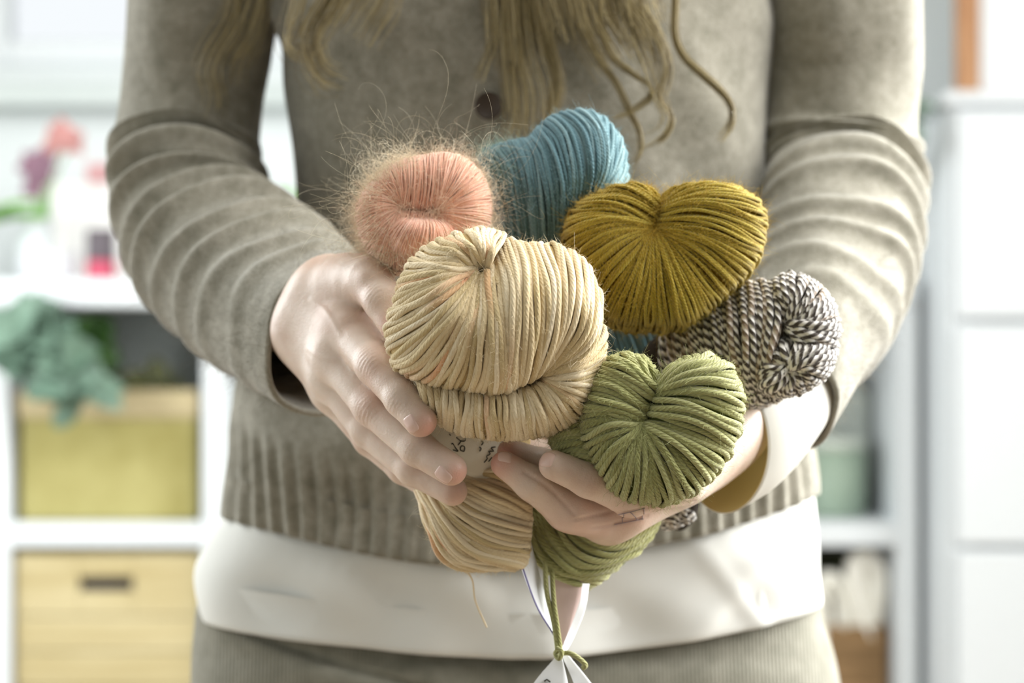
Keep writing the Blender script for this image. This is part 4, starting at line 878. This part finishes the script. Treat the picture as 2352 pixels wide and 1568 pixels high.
strokes = [[(1040, 1033), (1052, 1036), (1046, 1028), (1040, 1018), (1037, 1020)], [(1058, 1034), (1066, 1036), (1067, 1026), (1060, 1024), (1057, 1031), (1059, 1035)],
           [(1048, 1004), (1058, 1012), (1068, 1012), (1068, 1002), (1060, 998)], [(1052, 1022), (1060, 1012)], [(1066, 994), (1074, 996), (1070, 1002), (1078, 1004)],
           [(1102, 1036), (1105, 1030), (1101, 1026)], [(1106, 1022), (1110, 1016), (1105, 1012)], [(1112, 1008), (1116, 1003), (1110, 1000)], [(1032, 996), (1035, 1000)],
           [(1112, 1062), (1120, 1052), (1117, 1048), (1126, 1042), (1122, 1036), (1134, 1036), (1128, 1028), (1138, 1026)], [(1122, 1060), (1130, 1050)]]
lt = []
for s_ in strokes:
    P = catmull(s_, 18); lt.append(W(P[:, 0], P[:, 1], dband(P[:, 0], P[:, 1]) - .0003))
build('handwriting', [tubes(np.array(lt), .00033, 6)[:2] + (M_pen,)], pb_)

# --- mustard skein
Ymus = yarn('mustard_yarn', [(.2, (138, 118, 32)), (.5, (160, 139, 45)), (.8, (184, 165, 70))], 1.6, 2, .55)
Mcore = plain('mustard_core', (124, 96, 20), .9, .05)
o_m = [(1528, 466), (1496, 440), (1440, 429), (1380, 441), (1330, 468), (1302, 510), (1296, 560), (1312, 612), (1342, 655), (1368, 698), (1392, 728), (1435, 744), (1500, 748), (1570, 744), (1612, 724), (1650, 690), (1694, 650), (1732, 606), (1755, 550), (1757, 500), (1738, 458), (1700, 434), (1650, 426), (1600, 431), (1558, 446)]
Am = apple(o_m, (1508, 505), 112, 50, 200, 4.3, 50, crease=((1518, 478), (1506, 525), 60), notch=(1528, 462), nw=52, nd=.66, bow=26, back=(-10, 60, 130), wob=1.6, lay=1.3, peak=.55)
ps, paths = skein_parts([Am + (1.20, 4.3)], Ymus, Mcore)
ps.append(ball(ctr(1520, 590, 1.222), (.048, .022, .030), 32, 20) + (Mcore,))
ps.append(fuzz(paths[:1], ctr(1520, 590, 1.24), 20000, .0030, .00006, fibre_mat('mustard_fibre', (176, 142, 40), (214, 184, 84)), .9, 5, seed=3))
ms = thing('yarn_skein', 'mustard yellow heart shaped yarn skein at the upper right of the bunch', 'yarn', tuple(ctr(1520, 640, 1.22)), 'hand dyed yarn skeins held in both hands'); build('yarn', ps, ms)

# --- olive green skein
Ygr = yarn('green_yarn', [(.2, (140, 139, 86)), (.5, (163, 163, 108)), (.8, (188, 187, 136))], 1.7, 3, .62, var=.4)
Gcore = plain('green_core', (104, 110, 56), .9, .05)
o_g = [(1513, 872), (1500, 842), (1468, 820), (1420, 815), (1380, 838), (1350, 880), (1337, 930), (1338, 985), (1350, 1035), (1376, 1082), (1402, 1120), (1440, 1145), (1500, 1151), (1560, 1142), (1612, 1115), (1652, 1070), (1684, 1020), (1702, 968), (1705, 915), (1694, 868), (1668, 834), (1630, 818), (1588, 820), (1552, 836), (1528, 862)]
Ag = apple(o_g, (1488, 950), 98, 34, 106, 7.2, 50, crease=((1508, 900), (1478, 975), 110), notch=(1513, 870), nw=60, nd=.68, bow=14, back=(-10, 40, 110), wob=1.1, lay=1.2)
g_side = [[(1420, 930, -60), (1345, 935, -5), (1300, 958, -5), (1276, 985, -40), (1290, 990, -90)], [(1440, 980, -60), (1350, 975, 12), (1296, 985, 8), (1264, 1004, -40), (1285, 1005, -90)],
          [(1440, 1020, -60), (1360, 1020, 15), (1305, 1020, 10), (1272, 1028, -40), (1300, 1025, -90)], [(1440, 1060, -60), (1375, 1062, 12), (1325, 1055, 6), (1296, 1055, -40), (1320, 1045, -90)],
          [(1460, 1100, -60), (1400, 1105, 6), (1358, 1095, 0), (1326, 1084, -40), (1350, 1070, -90)], [(1480, 1130, -60), (1430, 1135, -5), (1395, 1125, -8), (1362, 1112, -45), (1380, 1095, -90)]]
sg = patch(g_side, 34, 6.6, 30)
g_gt = [[(1490, 1170, -30), (1505, 1195, -30), (1500, 1205, -60), (1480, 1190, -90)],
        [(1330, 1185, 0), (1400, 1230, 30), (1460, 1225, 15), (1505, 1200, -20), (1500, 1190, -80)],
        [(1275, 1160, 0), (1330, 1240, 45), (1410, 1265, 40), (1492, 1222, -15), (1495, 1200, -80)],
        [(1245, 1155, 0), (1275, 1240, 50), (1360, 1298, 50), (1465, 1262, -10), (1460, 1240, -80)],
        [(1226, 1155, -10), (1240, 1240, 40), (1310, 1310, 48), (1415, 1298, -10), (1410, 1280, -80)],
        [(1216, 1158, -30), (1218, 1235, 15), (1268, 1310, 35), (1365, 1338, -10), (1370, 1320, -80)],
        [(1212, 1165, -60), (1210, 1230, -20), (1245, 1300, 0), (1330, 1352, -10), (1345, 1330, -80)]]
gt = patch(g_gt, 44, 7.6, 40, lay=1.8)
ps, paths = skein_parts([Ag + (1.135, 7.2), sg + (1.138, 6.8), gt + (1.205, 8.0)], Ygr, Gcore, 8)
ps.append(ball(ctr(1520, 1000, 1.158), (.036, .020, .034), 32, 20) + (Gcore,)); ps.append(ball(ctr(1350, 1230, 1.225), (.030, .018, .026), 24, 16) + (Gcore,))
ps.append(fuzz(paths[:2], ctr(1500, 980, 1.17), 13000, .0025, .00007, fibre_mat('green_fibre', (160, 166, 104), (200, 204, 150)), .8, 5, seed=4, off=.0019))
gs = thing('yarn_skein', 'olive green heart shaped yarn skein resting in the palm at the lower right', 'yarn', tuple(ctr(1500, 1000, 1.16)), 'hand dyed yarn skeins held in both hands'); build('yarn', ps, gs)

# --- salmon mohair skein
Ysal = yarn('salmon_yarn', [(.2, (218, 156, 130)), (.5, (230, 174, 150)), (.8, (240, 196, 176))], 1.2, 2, .2, sheen=.6)
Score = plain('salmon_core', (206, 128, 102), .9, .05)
o_s = [(975, 356), (1020, 350), (1062, 360), (1096, 386), (1118, 424), (1128, 470), (1124, 520), (1100, 562), (1060, 590), (1010, 612), (960, 626), (905, 618), (858, 590), (828, 545), (818, 490), (832, 445), (862, 408), (900, 378), (940, 362)]
As = apple(o_s, (958, 482), 92, 44, 420, 2.1, 50, crease=((925, 480), (1000, 486), 80), bow=8, swirl=.2, back=(0, 40, 100), wob=1.8, lay=1.4)
o_s2 = [(905, 498), (930, 486), (965, 482), (1005, 488), (1032, 505), (1040, 540), (1020, 580), (985, 606), (935, 606), (898, 575), (890, 530)]
As2 = patch([[(948, 494, 30), (915, 506, 84), (885, 535, 78), (866, 575, 20), (870, 585, -40)], [(956, 494, 40), (940, 514, 124), (915, 562, 112), (900, 606, 20), (900, 600, -40)], [(966, 494, 40), (968, 518, 132), (955, 572, 122), (950, 622, 20), (950, 610, -40)],
             [(976, 494, 40), (1000, 518, 124), (1005, 567, 112), (1000, 610, 20), (1000, 600, -40)], [(988, 494, 30), (1030, 516, 94), (1050, 550, 84), (1062, 588, 10), (1055, 580, -40)]], 190, 2.1, 36, wob=1.6, lay=1.3)
ps, paths = skein_parts([As + (1.19, 2.1), As2 + (1.19, 2.1)], Ysal, Score, 5)
ps.append(ball(ctr(975, 485, 1.208), (.034, .020, .028), 32, 20) + (Score,))
ss = thing('yarn_skein', 'fluffy salmon pink mohair skein at the upper left of the bunch', 'yarn', tuple(ctr(975, 520, 1.21)), 'hand dyed yarn skeins held in both hands')
build('yarn', ps, ss)
cS = ctr(985, 500, 1.205); Mf = fibre_mat('mohair_fibre', (226, 186, 154), (240, 220, 196)); Mf2 = fibre_mat('mohair_tips', (222, 204, 170), (240, 230, 206))
def pxy(P): d = P[:, 1] - CAM[1]; return 1176 + (P[:, 0]) * FPX / d, 784 - (P[:, 2] - CAM[2]) * FPX / d
def w_edge(P):
    x, y = pxy(P); return (np.clip((np.hypot(x - 975, y - 485) - 85) / 50, 0, 1) ** 2) * (1.0 + .8 * (x < 960)) * (y < 600) * (1 + 1.5 * ((x < 960) & (y < 420)))
halo = [fuzz(paths, cS, 8000, .0042, .00004, Mf, 1.8, 8, seed=5, off=.0004), curls(paths, cS, 3200, .0125, .00005, Mf2, seed=6, w=w_edge), curls(paths, cS, 900, .028, .00005, Mf2, seed=16, w=w_edge)]
tag(build('mohair_halo', halo, ss), kind='stuff')

# --- blue skein
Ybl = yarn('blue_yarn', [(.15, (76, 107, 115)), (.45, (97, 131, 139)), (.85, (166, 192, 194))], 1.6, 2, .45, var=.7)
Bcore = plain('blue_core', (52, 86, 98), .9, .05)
g_b = [[(1160, 620, -80), (1150, 560, -10), (1128, 490, 20), (1108, 420, 20), (1098, 370, -20), (1120, 350, -80)],
       [(1185, 620, -80), (1178, 555, 20), (1150, 470, 52), (1126, 385, 40), (1122, 345, -10), (1150, 350, -80)],
       [(1225, 610, -60), (1212, 550, 50), (1186, 460, 84), (1168, 370, 58), (1172, 326, -10), (1190, 350, -80)],
       [(1262, 590, -40), (1246, 540, 60), (1224, 445, 104), (1206, 355, 66), (1212, 318, -5), (1225, 350, -80)],
       [(1285, 560, -20), (1272, 520, 66), (1262, 425, 116), (1236, 335, 76), (1234, 296, 0), (1260, 340, -80)],
       [(1300, 530, -10), (1298, 495, 66), (1298, 405, 120), (1276, 310, 80), (1262, 274, 0), (1290, 330, -80)],
       [(1318, 505, 0), (1324, 470, 66), (1334, 390, 116), (1318, 300, 80), (1296, 258, 0), (1310, 320, -80)],
       [(1336, 484, 5), (1346, 455, 64), (1364, 385, 106), (1358, 300, 74), (1340, 255, 0), (1345, 320, -80)],
       [(1350, 474, 8), (1360, 450, 62), (1386, 395, 92), (1392, 320, 64), (1384, 270, 0), (1380, 330, -80)],
       [(1358, 468, 10), (1368, 448, 60), (1398, 408, 80), (1416, 355, 54), (1418, 308, 0), (1395, 345, -80)],
       [(1362, 466, 10), (1376, 450, 58), (1404, 424, 70), (1426, 390, 44), (1434, 352, 0), (1405, 370, -80)],
       [(1364, 468, 10), (1380, 456, 54), (1406, 440, 60), (1428, 420, 34), (1438, 400, 0), (1405, 400, -80)],
       [(1362, 476, 0), (1376, 466, 44), (1396, 456, 48), (1418, 444, 24), (1430, 434, -10), (1400, 430, -80)]]
g_b = [[(x + 34 * (1 - abs(2 * i / (len(g) - 1) - 1)) * (k < 8) * (i < 4), y, h) for i, (x, y, h) in enumerate(g)] for k, g in enumerate(g_b)]
Ab = patch(g_b, 112, 4.5, 46, wob=1.1, lay=1.7)
bt_ = patch([[(1180, 560, -20), (1260, 640, -20), (1340, 760, -60), (1400, 920, -110)], [(1230, 540, 0), (1340, 620, 0), (1420, 740, -50), (1480, 920, -110)], [(1300, 520, -10), (1420, 600, 0), (1500, 730, -50), (1550, 900, -110)], [(1340, 500, -40), (1490, 600, -30), (1570, 730, -70), (1600, 880, -120)]], 60, 4.5, 30)
ps, paths = skein_parts([Ab + (1.23, 4.5), bt_ + (1.268, 4.5)], Ybl, Bcore, grade=(.22, .85))  # grade pales the right end: dye variation plus light painted into the colour
paths = paths[:1]
ps.append(ball(ctr(1260, 440, 1.245), (.036, .016, .034), 32, 20) + (Bcore,)); ps.append(ball(ctr(1330, 350, 1.248), (.022, .014, .022), 32, 20) + (Bcore,))
ps.append(fuzz(paths, ctr(1270, 420, 1.26), 11000, .0021, .00005, fibre_mat('blue_fibre', (120, 164, 176), (170, 204, 212)), .8, 5, seed=7))
def w_bl(P): x, y = pxy(P); return np.exp(-(((x - 1135) / 42) ** 2 + ((y - 400) / 75) ** 2)) + 1e-6
ps.append(curls(paths, ctr(1200, 440, 1.26), 1600, .0085, .00005, fibre_mat('teal_mohair', (108, 142, 134), (176, 190, 168)), seed=8, w=w_bl))
tieb = catmull([(1425, 440, 40), (1370, 465, 75), (1320, 500, 72), (1285, 525, 62), (1235, 552, 30)], 30); ps.append((lambda t: (t[0], t[1], Ybl, t[2]))(tubes(hw(tieb, 1.23)[None] + np.array([[[0, -.0022, 0]]]), .0013, 8)))
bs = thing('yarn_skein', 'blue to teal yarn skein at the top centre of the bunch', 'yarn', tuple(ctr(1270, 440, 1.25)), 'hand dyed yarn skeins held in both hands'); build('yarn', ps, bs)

# --- grey and white marled skein
Ymr = yarn('marl_yarn', [(.2, (120, 112, 104)), (.8, (210, 206, 200))], 2.1, 2, .7, marl=((74, 66, 60), (226, 222, 216), (176, 148, 116)))
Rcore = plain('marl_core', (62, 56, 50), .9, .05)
g_r = [[(1530, 760, -110), (1520, 790, -60), (1530, 860, -60), (1560, 930, -90)],
       [(1570, 740, -60), (1556, 766, 0), (1578, 850, 20), (1640, 930, -30)],
       [(1620, 700, -50), (1606, 716, 10), (1622, 800, 62), (1660, 890, 30), (1690, 940, -40)],
       [(1668, 680, -40), (1650, 678, 0), (1660, 760, 84), (1684, 850, 72), (1706, 930, 10), (1712, 945, -50)],
       [(1700, 670, -30), (1696, 656, 0), (1706, 740, 96), (1712, 830, 92), (1722, 905, 44), (1735, 940, -30)],
       [(1740, 670, -30), (1742, 646, 0), (1752, 700, 90), (1748, 780, 108), (1742, 860, 88), (1760, 925, 0), (1762, 915, -50)],
       [(1775, 680, -20), (1776, 648, 20), (1790, 690, 84), (1792, 740, 104), (1778, 800, 110), (1770, 870, 82), (1785, 915, 0), (1785, 905, -50)]]
Rr = patch(g_r, 44, 7.4, 44, wob=.9, lay=1.2)
o_r1 = [(1778, 650), (1800, 634), (1835, 632), (1872, 648), (1902, 680), (1922, 722), (1927, 765), (1915, 800), (1880, 812), (1840, 800), (1800, 780), (1780, 750), (1772, 700)]
Ar1 = apple(o_r1, (1806, 738), 104, 60, 44, 7.2, 40, back=(-20, 20, 70), wob=.9, swirl=.3)
o_r2 = [(1780, 790), (1815, 775), (1860, 780), (1900, 790), (1920, 805), (1908, 845), (1880, 878), (1835, 902), (1790, 910), (1750, 900), (1735, 865), (1745, 825)]
Ar2 = apple(o_r2, (1812, 846), 112, 84, 44, 7.2, 40, back=(-20, -10, 70), wob=.9, swirl=-.5)
rt = patch([[(1490, 1160, -30), (1500, 1180, 0), (1515, 1200, 0), (1525, 1215, -30)], [(1530, 1150, -30), (1535, 1172, 10), (1548, 1192, 10), (1556, 1208, -30)], [(1570, 1140, -30), (1575, 1160, 0), (1586, 1178, 0), (1596, 1190, -30)]], 14, 7.0, 16)
sd = patch([[(1700, 850, 30), (1696, 900, 20), (1700, 945, -40)], [(1730, 880, 30), (1730, 920, 10), (1735, 938, -40)], [(1790, 880, 30), (1792, 915, 0), (1790, 912, -40)]], 16, 7.0, 20)
ps, paths = skein_parts([Rr + (1.218, 7.4), Ar1 + (1.214, 7.4), Ar2 + (1.212, 7.4), rt + (1.25, 7.0), sd + (1.212, 7.0)], Ymr, Rcore, 8)
ps.append(ball(ctr(1760, 780, 1.238), (.034, .018, .030), 32, 20) + (Rcore,)); ps.append(ball(ctr(1600, 840, 1.245), (.036, .014, .026), 32, 20) + (Rcore,)); ps.append(ball(ctr(1560, 1090, 1.275), (.016, .014, .036), 20, 14) + (Rcore,))
ps.append(fuzz(paths[:3], ctr(1760, 780, 1.25), 5000, .0018, .00005, fibre_mat('marl_fibre', (130, 120, 110), (226, 222, 216)), .8, 5, seed=9, off=.0019))
rs = thing('yarn_skein', 'grey and white marled yarn skein at the far right of the bunch', 'yarn', tuple(ctr(1760, 800, 1.23)), 'hand dyed yarn skeins held in both hands'); build('yarn', ps, rs)

# --- paper tag tied below the green skein
pt = thing('paper_tag', 'white and pink looped paper tag hanging on green yarn below the green skein', 'tag', tuple(W(1285, 1500, 1.18)))
M_tagw = plain('tag_white', (236, 238, 240), .6, .25); M_tagp = plain('tag_pink', (232, 206, 200), .7, .2, .08, 60); M_viol = plain('tag_violet_edge', (128, 124, 178), .6, .2)
def ribbon(L, R, th=.0005, m=30):
    a, b = catmull([W(*p) for p in L], m), catmull([W(*p) for p in R], m); k = np.linspace(0, 1, 7)[:, None, None]; G = a[None] * (1 - k) + b[None] * k
    return gridmesh(np.concatenate([G, (G + np.array([0, th, 0]))[::-1], G[:1]]))
build('paper_loop', [ribbon([(1212, 1150, 1.186), (1196, 1220, 1.182), (1196, 1300, 1.180), (1232, 1390, 1.178), (1272, 1458, 1.178), (1283, 1490, 1.178)],
                           [(1226, 1150, 1.190), (1216, 1220, 1.190), (1240, 1320, 1.190), (1262, 1400, 1.186), (1278, 1450, 1.182), (1290, 1490, 1.180)]) + (M_tagw,),
                    ribbon([(1338, 1340, 1.192), (1330, 1390, 1.190), (1306, 1450, 1.186), (1290, 1492, 1.180)], [(1354, 1340, 1.196), (1344, 1400, 1.192), (1318, 1465, 1.188), (1298, 1500, 1.182)]) + (M_tagw,)], pt)
build('violet_edge', [tubes(catmull([W(1196, 1290, 1.1795), W(1232, 1390, 1.1775), W(1272, 1458, 1.1775), W(1284, 1492, 1.1775)], 20)[None], .0005, 6)[:2] + (M_viol,)], pt)
build('pink_panel', [ribbon([(1268, 1300, 1.20), (1272, 1380, 1.197), (1284, 1440, 1.192), (1290, 1480, 1.184)], [(1340, 1320, 1.20), (1334, 1370, 1.198), (1314, 1430, 1.193), (1296, 1482, 1.184)]) + (M_tagp,)], pt)
tie = [tubes(catmull([W(*p) for p in pts], 26)[None], .0015, 8) for pts in ([(1252, 1290, 1.188), (1256, 1360, 1.183), (1272, 1430, 1.178), (1282, 1500, 1.175)], [(1268, 1310, 1.188), (1272, 1380, 1.181), (1280, 1440, 1.177), (1288, 1500, 1.175)],
       [(1278, 1488, 1.172), (1290, 1496, 1.170), (1284, 1512, 1.171), (1276, 1500, 1.173), (1286, 1490, 1.171)], [(1286, 1500, 1.176), (1310, 1500, 1.174), (1334, 1515, 1.174), (1345, 1528, 1.175), (1338, 1534, 1.176)])]
build('tie_yarn', [(v, q, Ygr, a) for v, q, a in tie], pt)
build('tag_card', [ribbon([(1282, 1502, 1.176), (1225, 1570, 1.172), (1190, 1640, 1.170)], [(1290, 1502, 1.177), (1305, 1570, 1.174), (1318, 1640, 1.172)]) + (M_tagw,)], pt)
build('tag_card', [ribbon([(1288, 1500, 1.179), (1318, 1570, 1.178), (1335, 1640, 1.178)], [(1296, 1492, 1.180), (1358, 1568, 1.180), (1410, 1640, 1.182)]) + (M_tagw,)], pt)
build('tag_print', [tubes(np.array([W([1250, 1256, 1264], [1564, 1560, 1566], 1.1722), W([1244, 1254, 1266], [1580, 1577, 1582], 1.1718)]), .0005, 5)[:2] + (M_pen,)], pt)
